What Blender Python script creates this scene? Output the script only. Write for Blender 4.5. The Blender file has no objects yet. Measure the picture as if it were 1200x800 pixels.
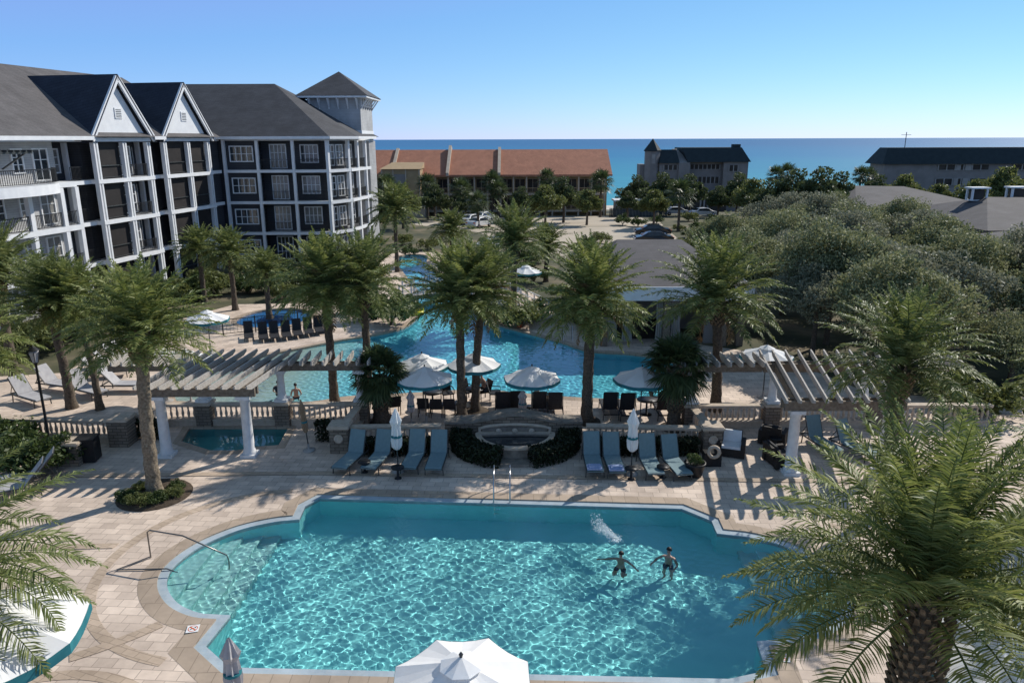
import bpy, bmesh, math, random
import numpy as np
from mathutils import Vector, Matrix
from mathutils.geometry import delaunay_2d_cdt
R = math.radians
random.seed(11)
RNG = np.random.default_rng(11)
S = bpy.context.scene
COL = S.collection

# ------------------------------------------------------------------ survey
# The photograph was measured once as a pinhole view from a balcony 12 m up;
# gp() turns a measured point into the spot on the ground where a thing stands.
FOC, EYE, PITCH = 870.0, 12.0, math.atan(237 / 870.0)
def gp(x, y, z=0.0):
    u = (x - 600) / FOC; v = (y - 400) / FOC
    dy = math.cos(PITCH) - v * math.sin(PITCH); dz = -math.sin(PITCH) - v * math.cos(PITCH)
    t = (z - EYE) / dz
    return Vector((u * t, dy * t, z))

# ------------------------------------------------------------------ objects
def tag(o, label=None, cat=None, group=None, kind=None):
    if label: o['label'] = label
    if cat: o['category'] = cat
    if group: o['group'] = group
    if kind: o['kind'] = kind
    return o

def thing(name, label, cat, loc=(0, 0, 0), rz=0.0, group=None):
    o = bpy.data.objects.new(name, None); COL.objects.link(o)
    o.location = loc; o.rotation_euler = (0, 0, rz); o.empty_display_size = .2
    return tag(o, label, cat, group)

def link_mesh(name, me, parent=None):
    o = bpy.data.objects.new(name, me); COL.objects.link(o)
    if parent: o.parent = parent
    return o

def kids(o): return [c for c in bpy.data.objects if c.parent == o]
_CH = {}
def copy_tree(o, parent=None):
    c = o.copy(); COL.objects.link(c)
    if parent: c.parent = parent
    for ch in list(o.children): copy_tree(ch, c)
    return c

def place(proto, loc, rz=0.0, label=None, scale=None, group=None, used=set()):
    """first call moves the prototype itself, later calls copy it with its parts"""
    if proto.name not in used:
        used.add(proto.name); o = proto
    else:
        o = copy_tree(proto)
    o.location = loc; o.rotation_euler = (0, 0, rz)
    if scale is not None: o.scale = (scale, scale, scale) if not hasattr(scale, '__len__') else scale
    if label: o['label'] = label
    if group: o['group'] = group
    return o

class MB:
    """collects faces in one mesh"""
    def __init__(s, M=None): s.v = []; s.f = []; s.M = M; s.smooth = set()
    def _add(s, vs, fs, smooth=False):
        n = len(s.v)
        for p in vs:
            p = Vector(p)
            s.v.append(s.M @ p if s.M is not None else p)
        for q in fs:
            if smooth: s.smooth.add(len(s.f))
            s.f.append(tuple(i + n for i in q))
        return s
    def box(s, x0, x1, y0, y1, z0, z1):
        return s._add([(x0,y0,z0),(x1,y0,z0),(x1,y1,z0),(x0,y1,z0),(x0,y0,z1),(x1,y0,z1),(x1,y1,z1),(x0,y1,z1)],
                      [(3,2,1,0),(4,5,6,7),(0,1,5,4),(1,2,6,5),(2,3,7,6),(3,0,4,7)])
    def cbox(s, c, d, rz=0, M=None):
        m = Matrix.Translation(c) @ Matrix.Rotation(rz, 4, 'Z') if M is None else M
        hx, hy, hz = d[0]/2, d[1]/2, d[2]/2
        vs = [m @ Vector(p) for p in [(-hx,-hy,-hz),(hx,-hy,-hz),(hx,hy,-hz),(-hx,hy,-hz),(-hx,-hy,hz),(hx,-hy,hz),(hx,hy,hz),(-hx,hy,hz)]]
        return s._add(vs, [(3,2,1,0),(4,5,6,7),(0,1,5,4),(1,2,6,5),(2,3,7,6),(3,0,4,7)])
    def bar(s, a, b, w, h):
        """rectangular bar from a to b, w across, h tall"""
        a = Vector(a); b = Vector(b); d = (b - a); L = d.length; d.normalize()
        up = Vector((0,0,1)) if abs(d.z) < .95 else Vector((0,1,0))
        sx = d.cross(up).normalized(); uz = sx.cross(d)
        vs = []
        for p in (a, b):
            for i, j in ((-1,-1),(1,-1),(1,1),(-1,1)): vs.append(p + sx*(i*w/2) + uz*(j*h/2))
        return s._add(vs, [(0,1,2,3),(7,6,5,4),(0,4,5,1),(1,5,6,2),(2,6,7,3),(3,7,4,0)])
    def quad(s, *p): return s._add(p, [tuple(range(len(p)))])
    def prism(s, poly, z0, z1):
        n = len(poly)
        vs = [(p[0], p[1], z0) for p in poly] + [(p[0], p[1], z1) for p in poly]
        return s._add(vs, [tuple(range(n-1,-1,-1)), tuple(range(n,2*n))] + [(i,(i+1)%n,(i+1)%n+n,i+n) for i in range(n)])
    def tube(s, pts, r, seg=8, cap=True):
        pts = [Vector(p) for p in pts]; n = len(pts)
        rr = r if hasattr(r, '__len__') else [r]*n
        vs = []; prev = None
        for i, p in enumerate(pts):
            t = (pts[min(i+1,n-1)] - pts[max(i-1,0)]).normalized()
            if prev is None:
                a = Vector((0,0,1)) if abs(t.z) < .9 else Vector((1,0,0))
                sx = t.cross(a).normalized()
            else:
                sx = (prev - t*prev.dot(t)).normalized()
            prev = sx; sy = t.cross(sx)
            for k in range(seg):
                an = 2*math.pi*k/seg
                vs.append(p + sx*(math.cos(an)*rr[i]) + sy*(math.sin(an)*rr[i]))
        fs = [(i*seg+k, i*seg+(k+1)%seg, (i+1)*seg+(k+1)%seg, (i+1)*seg+k) for i in range(n-1) for k in range(seg)]
        s._add(vs, fs, smooth=seg > 5)
        if cap:
            s._add(vs[:seg], [tuple(range(seg-1,-1,-1))]); s._add(vs[-seg:], [tuple(range(seg))])
        return s
    def lathe(s, prof, c=(0,0,0), seg=16, smooth=True, rot=0.0):
        vs = []
        for r, z in prof:
            for k in range(seg):
                a = 2*math.pi*k/seg + rot
                vs.append((c[0]+r*math.cos(a), c[1]+r*math.sin(a), c[2]+z))
        n = len(prof)
        fs = [(i*seg+k, i*seg+(k+1)%seg, (i+1)*seg+(k+1)%seg, (i+1)*seg+k) for i in range(n-1) for k in range(seg)]
        s._add(vs, fs, smooth)
        s._add(vs[:seg], [tuple(range(seg-1,-1,-1))]); s._add(vs[-seg:], [tuple(range(seg))])
        return s
    def mesh(s, name, mat, fix=True, origin=None):
        me = bpy.data.meshes.new(name)
        vs = s.v
        if origin is not None:
            o = Vector(origin); vs = [p - o for p in vs]
        me.from_pydata([tuple(p) for p in vs], [], s.f)
        if s.smooth:
            me.polygons.foreach_set('use_smooth', [i in s.smooth for i in range(len(s.f))])
        if fix and s.f:
            bm = bmesh.new(); bm.from_mesh(me)
            bmesh.ops.recalc_face_normals(bm, faces=bm.faces); bm.to_mesh(me); bm.free()
        for m in (mat if isinstance(mat, (list, tuple)) else [mat]): me.materials.append(m)
        me.update()
        return me
    def build(s, name, mat, parent=None, world=False, fix=True):
        org = None
        if world and parent:
            org = Vector((0,0,0)); q = parent
            while q: org = org + q.location; q = q.parent
        return link_mesh(name, s.mesh(name, mat, fix, org), parent)

def np_mesh(name, V, F, mat, smooth=False):
    me = bpy.data.meshes.new(name)
    V = np.asarray(V, dtype=np.float32).reshape(-1, 3); F = np.asarray(F, dtype=np.int32)
    k = F.shape[1]
    me.vertices.add(len(V)); me.vertices.foreach_set('co', V.ravel())
    me.loops.add(F.size); me.loops.foreach_set('vertex_index', F.ravel())
    me.polygons.add(len(F)); me.polygons.foreach_set('loop_start', np.arange(0, F.size, k, dtype=np.int32))
    me.polygons.foreach_set('loop_total', np.full(len(F), k, dtype=np.int32))
    if smooth: me.polygons.foreach_set('use_smooth', np.ones(len(F), dtype=bool))
    me.update(calc_edges=True); me.validate()
    me.materials.append(mat)
    return me

# ------------------------------------------------------------------ 2-D helpers
def offset(poly, d):
    """move a closed outline outward by d (outline counter-clockwise)"""
    n = len(poly); out = []
    for i in range(n):
        p0 = Vector(poly[i-1][:2]); p1 = Vector(poly[i][:2]); p2 = Vector(poly[(i+1)%n][:2])
        e1 = (p1-p0).normalized(); e2 = (p2-p1).normalized()
        n1 = Vector((e1.y, -e1.x)); n2 = Vector((e2.y, -e2.x))
        b = (n1+n2)
        if b.length < 1e-6: b = n1
        b.normalize(); c = max(.45, b.dot(n1))
        out.append(tuple(p1 + b*(d/c)))
    return out
def area(poly): return .5*sum(poly[i-1][0]*poly[i][1]-poly[i][0]*poly[i-1][1] for i in range(len(poly)))
def ccw(poly): return list(poly) if area(poly) > 0 else list(poly)[::-1]
def inside(P, poly):
    """vectorised point in polygon; P (N,2)"""
    x, y = P[:,0], P[:,1]; c = np.zeros(len(P), dtype=bool); n = len(poly)
    for i in range(n):
        x0,y0 = poly[i-1][:2]; x1,y1 = poly[i][:2]
        if y0 == y1: continue
        t = ((y0 > y) != (y1 > y)) & (x < (x1-x0)*(y-y0)/(y1-y0)+x0)
        c ^= t
    return c
def clip(poly, a, b):
    """part of poly left of the line a->b"""
    a = Vector(a); b = Vector(b); d = b-a
    side = lambda p: d.x*(p[1]-a.y)-d.y*(p[0]-a.x)
    out = []
    for i in range(len(poly)):
        p, q = poly[i-1], poly[i]; sp, sq = side(p), side(q)
        if (sp >= 0) != (sq >= 0):
            t = sp/(sp-sq); out.append((p[0]+(q[0]-p[0])*t, p[1]+(q[1]-p[1])*t))
        if sq >= 0: out.append((q[0], q[1]))
    return out
def sheet(outer, holes, zf, extra=()):
    """flat sheet with holes as (verts, faces)"""
    pts = []; edges = []
    for ring in [outer] + list(holes):
        k = len(pts); n = len(ring)
        pts += [Vector(p[:2]) for p in ring]; edges += [(k+i, k+(i+1)%n) for i in range(n)]
    pts += [Vector(p) for p in extra]
    v, e, f, *_ = delaunay_2d_cdt(pts, edges, [], 0, 1e-5)
    fc = np.array([[sum(v[i].x for i in t)/len(t), sum(v[i].y for i in t)/len(t)] for t in f])
    ok = inside(fc, outer)
    for h in holes: ok &= ~inside(fc, h)
    return [(p.x, p.y, zf(p.x, p.y)) for p in v], [tuple(f[i]) for i in range(len(f)) if ok[i]]
def sheet_obj(name, outer, holes, zf, mat, extra=(), parent=None):
    v, f = sheet(outer, holes, zf, extra)
    me = bpy.data.meshes.new(name); me.from_pydata(v, [], f)
    bm = bmesh.new(); bm.from_mesh(me)
    for q in bm.faces:
        if q.normal.z < 0: q.normal_flip()
    loose = [x for x in bm.verts if not x.link_faces]
    bmesh.ops.delete(bm, geom=loose, context='VERTS')
    bm.to_mesh(me); bm.free(); me.materials.append(mat)
    return link_mesh(name, me, parent)
def ring_mb(a, b, za, zb, mb=None):
    mb = mb or MB(); n = len(a)
    mb._add([(p[0],p[1],za) for p in a]+[(p[0],p[1],zb) for p in b], [(i,(i+1)%n,(i+1)%n+n,i+n) for i in range(n)])
    return mb

# ------------------------------------------------------------------ materials
def node_mat(name):
    m = bpy.data.materials.new(name); m.use_nodes = True
    nt = m.node_tree
    return m, nt, nt.nodes, nt.links, nt.nodes['Principled BSDF']
def rgba(c): return (c[0], c[1], c[2], 1)
def mottled(name, c1, c2, scale=3.0, rough=.7, detail=4, bump=0.0, bscale=20.0, coords='Object', spec=.3, metal=0.0):
    """two tones mixed by noise, with a fine bump"""
    m, nt, N, L, b = node_mat(name)
    tc = N.new('ShaderNodeTexCoord'); no = N.new('ShaderNodeTexNoise')
    no.inputs['Scale'].default_value = scale; no.inputs['Detail'].default_value = detail
    L.new(tc.outputs[coords], no.inputs['Vector'])
    cr = N.new('ShaderNodeValToRGB'); cr.color_ramp.elements[0].position = .32; cr.color_ramp.elements[1].position = .68
    cr.color_ramp.elements[0].color = rgba(c1); cr.color_ramp.elements[1].color = rgba(c2)
    L.new(no.outputs['Fac'], cr.inputs['Fac']); L.new(cr.outputs['Color'], b.inputs['Base Color'])
    b.inputs['Roughness'].default_value = rough; b.inputs['Specular IOR Level'].default_value = spec
    b.inputs['Metallic'].default_value = metal
    if bump:
        n2 = N.new('ShaderNodeTexNoise'); n2.inputs['Scale'].default_value = bscale; n2.inputs['Detail'].default_value = 5
        L.new(tc.outputs[coords], n2.inputs['Vector'])
        bp = N.new('ShaderNodeBump'); bp.inputs['Strength'].default_value = bump; bp.inputs['Distance'].default_value = .05
        L.new(n2.outputs['Fac'], bp.inputs['Height']); L.new(bp.outputs['Normal'], b.inputs['Normal'])
    return m
def bricky(name, c1, c2, mortar, w, h, scale=1.0, rough=.75, bump=.3, rot=0.0, coords='Object', msize=.012, noise_c=None, offset_=.5):
    m, nt, N, L, b = node_mat(name)
    tc = N.new('ShaderNodeTexCoord'); mp = N.new('ShaderNodeMapping'); mp.inputs['Rotation'].default_value = (0,0,rot) if not hasattr(rot,'__len__') else rot
    L.new(tc.outputs[coords], mp.inputs['Vector'])
    br = N.new('ShaderNodeTexBrick'); br.offset = offset_
    br.inputs['Scale'].default_value = scale; br.inputs['Brick Width'].default_value = w; br.inputs['Row Height'].default_value = h
    br.inputs['Mortar Size'].default_value = msize; br.inputs['Color1'].default_value = rgba(c1); br.inputs['Color2'].default_value = rgba(c2); br.inputs['Mortar'].default_value = rgba(mortar)
    br.inputs['Mortar Smooth'].default_value = .3; br.inputs['Bias'].default_value = 0
    L.new(mp.outputs['Vector'], br.inputs['Vector'])
    no = N.new('ShaderNodeTexNoise'); no.inputs['Scale'].default_value = .55; no.inputs['Detail'].default_value = 6; no.inputs['Roughness'].default_value = .7
    L.new(tc.outputs[coords], no.inputs['Vector'])
    mx = N.new('ShaderNodeMix'); mx.data_type = 'RGBA'; mx.blend_type = 'MULTIPLY'
    cr = N.new('ShaderNodeValToRGB'); cr.color_ramp.elements[0].position = .3; cr.color_ramp.elements[1].position = .7
    cr.color_ramp.elements[0].color = rgba(noise_c or (.68,.66,.64)); cr.color_ramp.elements[1].color = (1.1,1.08,1.05,1)
    L.new(no.outputs['Fac'], cr.inputs['Fac']); mx.inputs['Factor'].default_value = 1
    L.new(br.outputs['Color'], mx.inputs['A']); L.new(cr.outputs['Color'], mx.inputs['B'])
    L.new(mx.outputs['Result'], b.inputs['Base Color'])
    b.inputs['Roughness'].default_value = rough; b.inputs['Specular IOR Level'].default_value = .3
    if bump:
        bp = N.new('ShaderNodeBump'); bp.inputs['Strength'].default_value = bump; bp.inputs['Distance'].default_value = .02; bp.invert = True
        L.new(br.outputs['Fac'], bp.inputs['Height']); L.new(bp.outputs['Normal'], b.inputs['Normal'])
    return m
def leafy(name, dark, mid, light, rough=.5, trans=.25, spec=.35):
    """leaf colour varies from leaf to leaf; some light comes through"""
    m, nt, N, L, b = node_mat(name)
    g = N.new('ShaderNodeNewGeometry'); cr = N.new('ShaderNodeValToRGB')
    e = cr.color_ramp.elements; e[0].color = rgba(dark); e[1].color = rgba(light); e[0].position = .05; e[1].position = .95
    k = e.new(.5); k.color = rgba(mid)
    no = N.new('ShaderNodeTexNoise'); no.inputs['Scale'].default_value = .9; no.inputs['Detail'].default_value = 2
    tc = N.new('ShaderNodeTexCoord'); L.new(tc.outputs['Object'], no.inputs['Vector'])
    ma = N.new('ShaderNodeMath'); ma.operation = 'MULTIPLY_ADD'; ma.inputs[1].default_value = .55; ma.inputs[2].default_value = 0
    L.new(g.outputs['Random Per Island'], ma.inputs[0])
    m2 = N.new('ShaderNodeMath'); m2.operation = 'MULTIPLY_ADD'; m2.inputs[1].default_value = .5
    L.new(no.outputs['Fac'], m2.inputs[0]); L.new(ma.outputs[0], m2.inputs[2])
    L.new(m2.outputs[0], cr.inputs['Fac']); L.new(cr.outputs['Color'], b.inputs['Base Color'])
    b.inputs['Roughness'].default_value = rough; b.inputs['Specular IOR Level'].default_value = spec
    t = N.new('ShaderNodeBsdfTranslucent'); mx = N.new('ShaderNodeMixShader'); mx.inputs[0].default_value = trans
    hs = N.new('ShaderNodeHueSaturation'); hs.inputs['Hue'].default_value = .485; hs.inputs['Value'].default_value = 1.3; hs.inputs['Saturation'].default_value = 1.1
    L.new(cr.outputs['Color'], hs.inputs['Color']); L.new(hs.outputs['Color'], t.inputs['Color'])
    L.new(b.outputs[0], mx.inputs[1]); L.new(t.outputs[0], mx.inputs[2])
    L.new(mx.outputs[0], N['Material Output'].inputs['Surface'])
    return m
# ------------------------------------------------------------------ shared materials
M = {}
M['paver'] = bricky('travertine pavers', (.77,.64,.535), (.59,.485,.405), (.41,.335,.28), .50, .33, 1.0, .8, .25, rot=R(4), msize=.011, noise_c=(.66,.64,.62))
M['paver_band'] = bricky('darker paver band', (.56,.445,.345), (.48,.38,.29), (.36,.285,.22), .4, .2, 1.0, .8, .25, rot=R(20), msize=.012)
M['coping'] = bricky('sandstone coping', (.48,.385,.30), (.42,.335,.26), (.3,.24,.185), .45, .9, 1.0, .75, .2, msize=.012)
M['tile_pale'] = bricky('pale blue waterline tile', (.44,.52,.58), (.39,.48,.55), (.46,.52,.56), .15, .15, 1.0, .35, .1, msize=.006)
M['tile_dark'] = mottled('dark step tile', (.02,.07,.11), (.03,.1,.14), 8, .4)
M['plaster'] = mottled('blue green pool plaster', (.27,.77,.80), (.31,.83,.84), 1.5, .85, 5)
M['plaster_light'] = mottled('pale pool step plaster', (.32,.62,.62), (.38,.68,.66), 3, .85)
M['plaster_blue'] = mottled('sky blue pool plaster', (.13,.55,.68), (.17,.62,.74), 1.2, .85)
M['plaster_beach'] = mottled('sandy shallow pool plaster', (.45,.60,.56), (.52,.66,.60), 1.0, .85)
M['splash_blue'] = mottled('bright blue splash pad', (.04,.19,.50), (.07,.28,.62), 1.5, .4)
M['spa_plaster'] = mottled('deep teal spa plaster', (.10,.46,.48), (.13,.52,.53), 1.5, .8)
M['white_paint'] = mottled('white paint', (.74,.74,.73), (.80,.80,.79), 4, .5, bump=.05)
M['white_stone'] = mottled('white cast stone', (.62,.62,.62), (.74,.74,.73), 5, .65, bump=.1, bscale=30)
M['trim'] = mottled('white trim', (.68,.69,.70), (.76,.77,.77), 2, .5)
M['siding'] = bricky('pale grey lap siding', (.46,.47,.48), (.44,.45,.46), (.30,.31,.33), 6.0, .16, 1.0, .6, .3, rot=(R(90),0,0), msize=.012)
M['charcoal'] = bricky('charcoal lap siding', (.048,.052,.062), (.042,.046,.056), (.022,.024,.03), 6.0, .18, 1.0, .6, .3, rot=(R(90),0,0), msize=.014)
M['screen'] = mottled('dark insect screen', (.012,.010,.010), (.022,.018,.017), 1.2, .6)
M['glass'] = mottled('window glass', (.02,.025,.03), (.05,.06,.07), .8, .06, spec=.7)
M['curtain_glass'] = mottled('window with pale curtain', (.16,.16,.155), (.26,.255,.24), 1.6, .12, spec=.7)
M['black_metal'] = mottled('black painted metal', (.012,.012,.013), (.02,.02,.022), 6, .45)
M['dark_wicker'] = mottled('dark brown wicker', (.018,.014,.012), (.035,.028,.024), 40, .6, bump=.4, bscale=80)
M['dark_mesh'] = mottled('dark sling fabric', (.018,.018,.021), (.03,.03,.034), 15, .7)
M['sling'] = mottled('sea green sling fabric', (.15,.225,.245), (.18,.26,.28), 10, .75, bump=.1, bscale=120)
M['frame_grey'] = mottled('bronze frame', (.05,.055,.055), (.08,.085,.085), 6, .4, metal=.3)
M['steel'] = mottled('stainless steel', (.42,.42,.42), (.55,.55,.55), 5, .22, metal=1.0)
M['rail_steel'] = mottled('weathered rail steel', (.16,.15,.145), (.24,.23,.22), 5, .3, metal=.8)
M['canvas'] = mottled('white canvas', (.86,.86,.85), (.92,.92,.91), 2.5, .85, bump=.12, bscale=6)
M['canvas_dull'] = mottled('dull grey canvas', (.36,.35,.36), (.45,.44,.44), 4, .9, bump=.2, bscale=14)
M['teal'] = mottled('teal canvas edge', (.018,.14,.17), (.03,.19,.22), 5, .8)
M['wood_pole'] = mottled('teak pole', (.22,.15,.09), (.32,.22,.14), 14, .55)
M['grey_wood'] = mottled('weathered grey timber', (.13,.105,.08), (.23,.19,.15), 9, .8, 6, bump=.25, bscale=40)
M['rafter_wood'] = mottled('pale weathered rafters', (.34,.31,.28), (.48,.45,.41), 10, .8, 6, bump=.2, bscale=40)
M['limestone'] = mottled('tan cast stone', (.42,.34,.26), (.54,.45,.36), 6, .8, bump=.15, bscale=40)
M['stone'] = bricky('stacked stone', (.30,.245,.19), (.20,.165,.135), (.09,.075,.06), .34, .13, 1.0, .85, .6, rot=(R(90),0,0), msize=.014)
M['stone_flat'] = mottled('grey brown stone', (.17,.145,.12), (.28,.24,.20), 4, .85, bump=.3, bscale=15)
M['shingle'] = bricky('grey shingles', (.085,.087,.096), (.07,.072,.08), (.045,.045,.05), .5, .18, 1.0, .8, .2, msize=.01)
M['shingle_shaded'] = bricky('shaded blue black shingles', (.035,.042,.062), (.028,.034,.052), (.018,.02,.03), .5, .18, 1.0, .8, .2, msize=.01)  # shade of the camera-side gable slopes put into the colour
M['shingle_brown'] = bricky('brown grey shingles', (.135,.128,.13), (.115,.11,.112), (.08,.075,.08), .6, .22, 1.0, .85, .2, msize=.012)
M['shingle_pale'] = bricky('worn grey roofing', (.105,.10,.105), (.09,.086,.091), (.065,.063,.066), 1.0, .3, 1.0, .85, .2, msize=.012)
M['clay'] = bricky('orange clay tile', (.46,.205,.125), (.39,.17,.105), (.26,.11,.07), .3, .35, 1.0, .8, .4, msize=.02, noise_c=(.8,.78,.76))
M['tan_wall'] = mottled('tan stucco', (.34,.245,.14), (.40,.29,.17), 1.2, .85)
M['tan_trim'] = mottled('cream concrete', (.42,.35,.27), (.50,.42,.33), 1.2, .8)
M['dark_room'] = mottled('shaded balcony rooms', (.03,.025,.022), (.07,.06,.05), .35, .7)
M['grey_stucco'] = mottled('grey taupe stucco', (.21,.195,.185), (.26,.24,.23), .7, .85)
M['green_roof'] = mottled('dark green roofing', (.016,.026,.030), (.024,.036,.040), 1.0, .75)
M['palm_bark_pale'] = mottled('pale ringed palm bark', (.12,.095,.068), (.27,.22,.16), 13, .9, 6, bump=.7, bscale=26)
M['bark'] = mottled('grey brown bark', (.07,.055,.042), (.15,.12,.095), 9, .9, 6, bump=.6, bscale=25)
M['palm_bark'] = mottled('palm bark', (.06,.047,.035), (.15,.118,.088), 13, .9, 6, bump=.7, bscale=26)  # darkened colour holds the shade of trunks seen against the sun
M['boot'] = mottled('cut palm boots', (.11,.08,.05), (.25,.19,.12), 8, .85, 5, bump=.4, bscale=30)
M['soil'] = mottled('dark mulch', (.045,.032,.022), (.09,.066,.045), 9, .95, 6, bump=.6, bscale=30)
M['sand'] = mottled('pale sand', (.50,.45,.37), (.60,.55,.47), .3, .95)
M['lot'] = mottled('sandy concrete', (.40,.34,.265), (.50,.43,.34), .25, .9, 6, bump=.1)
M['asphalt'] = mottled('asphalt', (.05,.05,.052), (.075,.073,.072), .6, .9, 6)
M['car_black'] = mottled('black car paint', (.010,.011,.014), (.012,.013,.016), 2, .18, spec=.6)
M['car_white'] = mottled('white car paint', (.62,.63,.64), (.66,.67,.68), 2, .2, spec=.6)
M['rubber'] = mottled('tyre rubber', (.012,.012,.012), (.02,.02,.02), 8, .8)
M['skin'] = mottled('warm skin', (.42,.25,.185), (.48,.30,.22), 6, .5)  # the skin's own tone, slightly mottled
M['hair'] = mottled('dark brown hair', (.015,.010,.008), (.03,.02,.015), 20, .5)
M['navy_cloth'] = mottled('dark blue swim fabric', (.015,.02,.04), (.02,.03,.06), 12, .7)
M['red_cloth'] = mottled('orange red fabric', (.55,.10,.035), (.62,.14,.05), 8, .8)
M['white_cloth'] = mottled('white fabric', (.65,.65,.66), (.74,.74,.75), 8, .85)
M['blue_towel'] = mottled('pale blue towel', (.26,.33,.52), (.34,.41,.60), 14, .95, bump=.4, bscale=60)
M['yellow'] = mottled('yellow plastic', (.6,.55,.03), (.65,.6,.05), 5, .4)
M['rail_white'] = mottled('white railing paint', (.62,.62,.61), (.7,.7,.69), 3, .5)
M['concrete'] = mottled('grey concrete', (.28,.265,.25), (.36,.34,.32), 1.2, .9)

M['palm_leaf'] = leafy('date palm leaflets', (.08,.115,.032), (.175,.215,.064), (.37,.38,.155), .5, .32, .26)
M['palm_leaf_old'] = leafy('older date palm leaflets', (.068,.10,.032), (.15,.188,.060), (.31,.325,.14), .5, .30, .26)
M['fan_leaf'] = leafy('cabbage palm fans', (.030,.052,.022), (.058,.086,.034), (.12,.145,.065), .42, .28, .35)
M['oak_leaf'] = leafy('scrub oak leaves', (.065,.088,.038), (.195,.215,.108), (.42,.42,.25), .6, .26, .2)
M['oak_leaf_grey'] = leafy('silvery scrub leaves', (.075,.088,.052), (.20,.21,.14), (.38,.38,.28), .6, .26, .2)
M['tree_leaf'] = leafy('dark broad leaves', (.032,.050,.022), (.066,.090,.038), (.13,.155,.07), .55, .3, .25)
M['tree_leaf_olive'] = leafy('olive broad leaves', (.066,.084,.03), (.125,.15,.052), (.21,.23,.09), .55, .32, .25)
M['shrub_leaf'] = leafy('shrub leaves', (.026,.046,.016), (.055,.086,.028), (.12,.16,.055), .5, .3, .3)
M['hedge_leaf'] = leafy('dark hedge leaves', (.008,.013,.007), (.018,.026,.012), (.045,.058,.024), .5, .15, .25)
M['flower_yellow'] = leafy('yellow green leaves', (.25,.30,.03), (.36,.42,.05), (.5,.52,.09), .5, .3, .3)

M['dead_leaf'] = leafy('dry brown fronds', (.10,.065,.03), (.19,.125,.06), (.30,.21,.11), .7, .2, .2)
def fabric(m, amount):
    nt = m.node_tree; b = nt.nodes['Principled BSDF']; t = nt.nodes.new('ShaderNodeBsdfTranslucent'); x = nt.nodes.new('ShaderNodeMixShader'); x.inputs[0].default_value = amount
    t.inputs['Color'].default_value = (.8,.8,.8,1); nt.links.new(b.outputs[0], x.inputs[1]); nt.links.new(t.outputs[0], x.inputs[2]); nt.links.new(x.outputs[0], nt.nodes['Material Output'].inputs['Surface'])
fabric(M['canvas'], .22)
# ground: planting, lawn and sand mixed, one sheet to the beach
def ground_mat():
    m, nt, N, L, b = node_mat('planted ground')
    tc = N.new('ShaderNodeTexCoord')
    n1 = N.new('ShaderNodeTexNoise'); n1.inputs['Scale'].default_value = .3; n1.inputs['Detail'].default_value = 6
    n2 = N.new('ShaderNodeTexNoise'); n2.inputs['Scale'].default_value = 2.2; n2.inputs['Detail'].default_value = 6
    L.new(tc.outputs['Object'], n1.inputs['Vector']); L.new(tc.outputs['Object'], n2.inputs['Vector'])
    c1 = N.new('ShaderNodeValToRGB'); e = c1.color_ramp.elements
    e[0].position = .3; e[0].color = (.035,.045,.02,1); e[1].position = .68; e[1].color = (.22,.175,.12,1)
    k = e.new(.5); k.color = (.085,.085,.042,1)
    L.new(n1.outputs['Fac'], c1.inputs['Fac'])
    c2 = N.new('ShaderNodeValToRGB'); c2.color_ramp.elements[0].color = (.55,.55,.5,1); c2.color_ramp.elements[1].color = (1.25,1.2,1.1,1)
    L.new(n2.outputs['Fac'], c2.inputs['Fac'])
    mx = N.new('ShaderNodeMix'); mx.data_type = 'RGBA'; mx.blend_type = 'MULTIPLY'; mx.inputs['Factor'].default_value = 1
    L.new(c1.outputs['Color'], mx.inputs['A']); L.new(c2.outputs['Color'], mx.inputs['B'])
    L.new(mx.outputs['Result'], b.inputs['Base Color']); b.inputs['Roughness'].default_value = .95
    return m
M['ground'] = ground_mat()
def sea_mat():
    m, nt, N, L, b = node_mat('gulf water')
    g = N.new('ShaderNodeNewGeometry'); sp = N.new('ShaderNodeSeparateXYZ'); L.new(g.outputs['Position'], sp.inputs[0])
    wob = N.new('ShaderNodeTexNoise'); wob.inputs['Scale'].default_value = .006; wob.inputs['Detail'].default_value = 6
    mp = N.new('ShaderNodeMapping'); mp.inputs['Scale'].default_value = (.25,1,1); L.new(g.outputs['Position'], mp.inputs[0]); L.new(mp.outputs[0], wob.inputs['Vector'])
    ma = N.new('ShaderNodeMath'); ma.operation = 'MULTIPLY_ADD'; ma.inputs[1].default_value = 320
    L.new(wob.outputs['Fac'], ma.inputs[0]); L.new(sp.outputs['Y'], ma.inputs[2])
    mr = N.new('ShaderNodeMapRange'); mr.inputs[1].default_value = 340; mr.inputs[2].default_value = 2400; L.new(ma.outputs[0], mr.inputs[0])
    cr = N.new('ShaderNodeValToRGB'); e = cr.color_ramp.elements
    e[0].position = 0; e[0].color = (.06,.33,.40,1); e[1].position = 1; e[1].color = (.038,.15,.31,1)
    k = e.new(.09); k.color = (.04,.25,.37,1); k = e.new(.3); k.color = (.030,.185,.35,1)
    L.new(mr.outputs[0], cr.inputs['Fac']); L.new(cr.outputs['Color'], b.inputs['Base Color'])
    b.inputs['Roughness'].default_value = .55; b.inputs['Specular IOR Level'].default_value = .12
    n = N.new('ShaderNodeTexNoise'); n.inputs['Scale'].default_value = .12; n.inputs['Detail'].default_value = 5
    mp2 = N.new('ShaderNodeMapping'); mp2.inputs['Scale'].default_value = (.4,1,1); L.new(g.outputs['Position'], mp2.inputs[0]); L.new(mp2.outputs[0], n.inputs['Vector'])
    bp = N.new('ShaderNodeBump'); bp.inputs['Strength'].default_value = .5; bp.inputs['Distance'].default_value = 1.5
    L.new(n.outputs['Fac'], bp.inputs['Height']); L.new(bp.outputs[0], b.inputs['Normal'])
    return m
M['sea'] = sea_mat()
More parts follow.
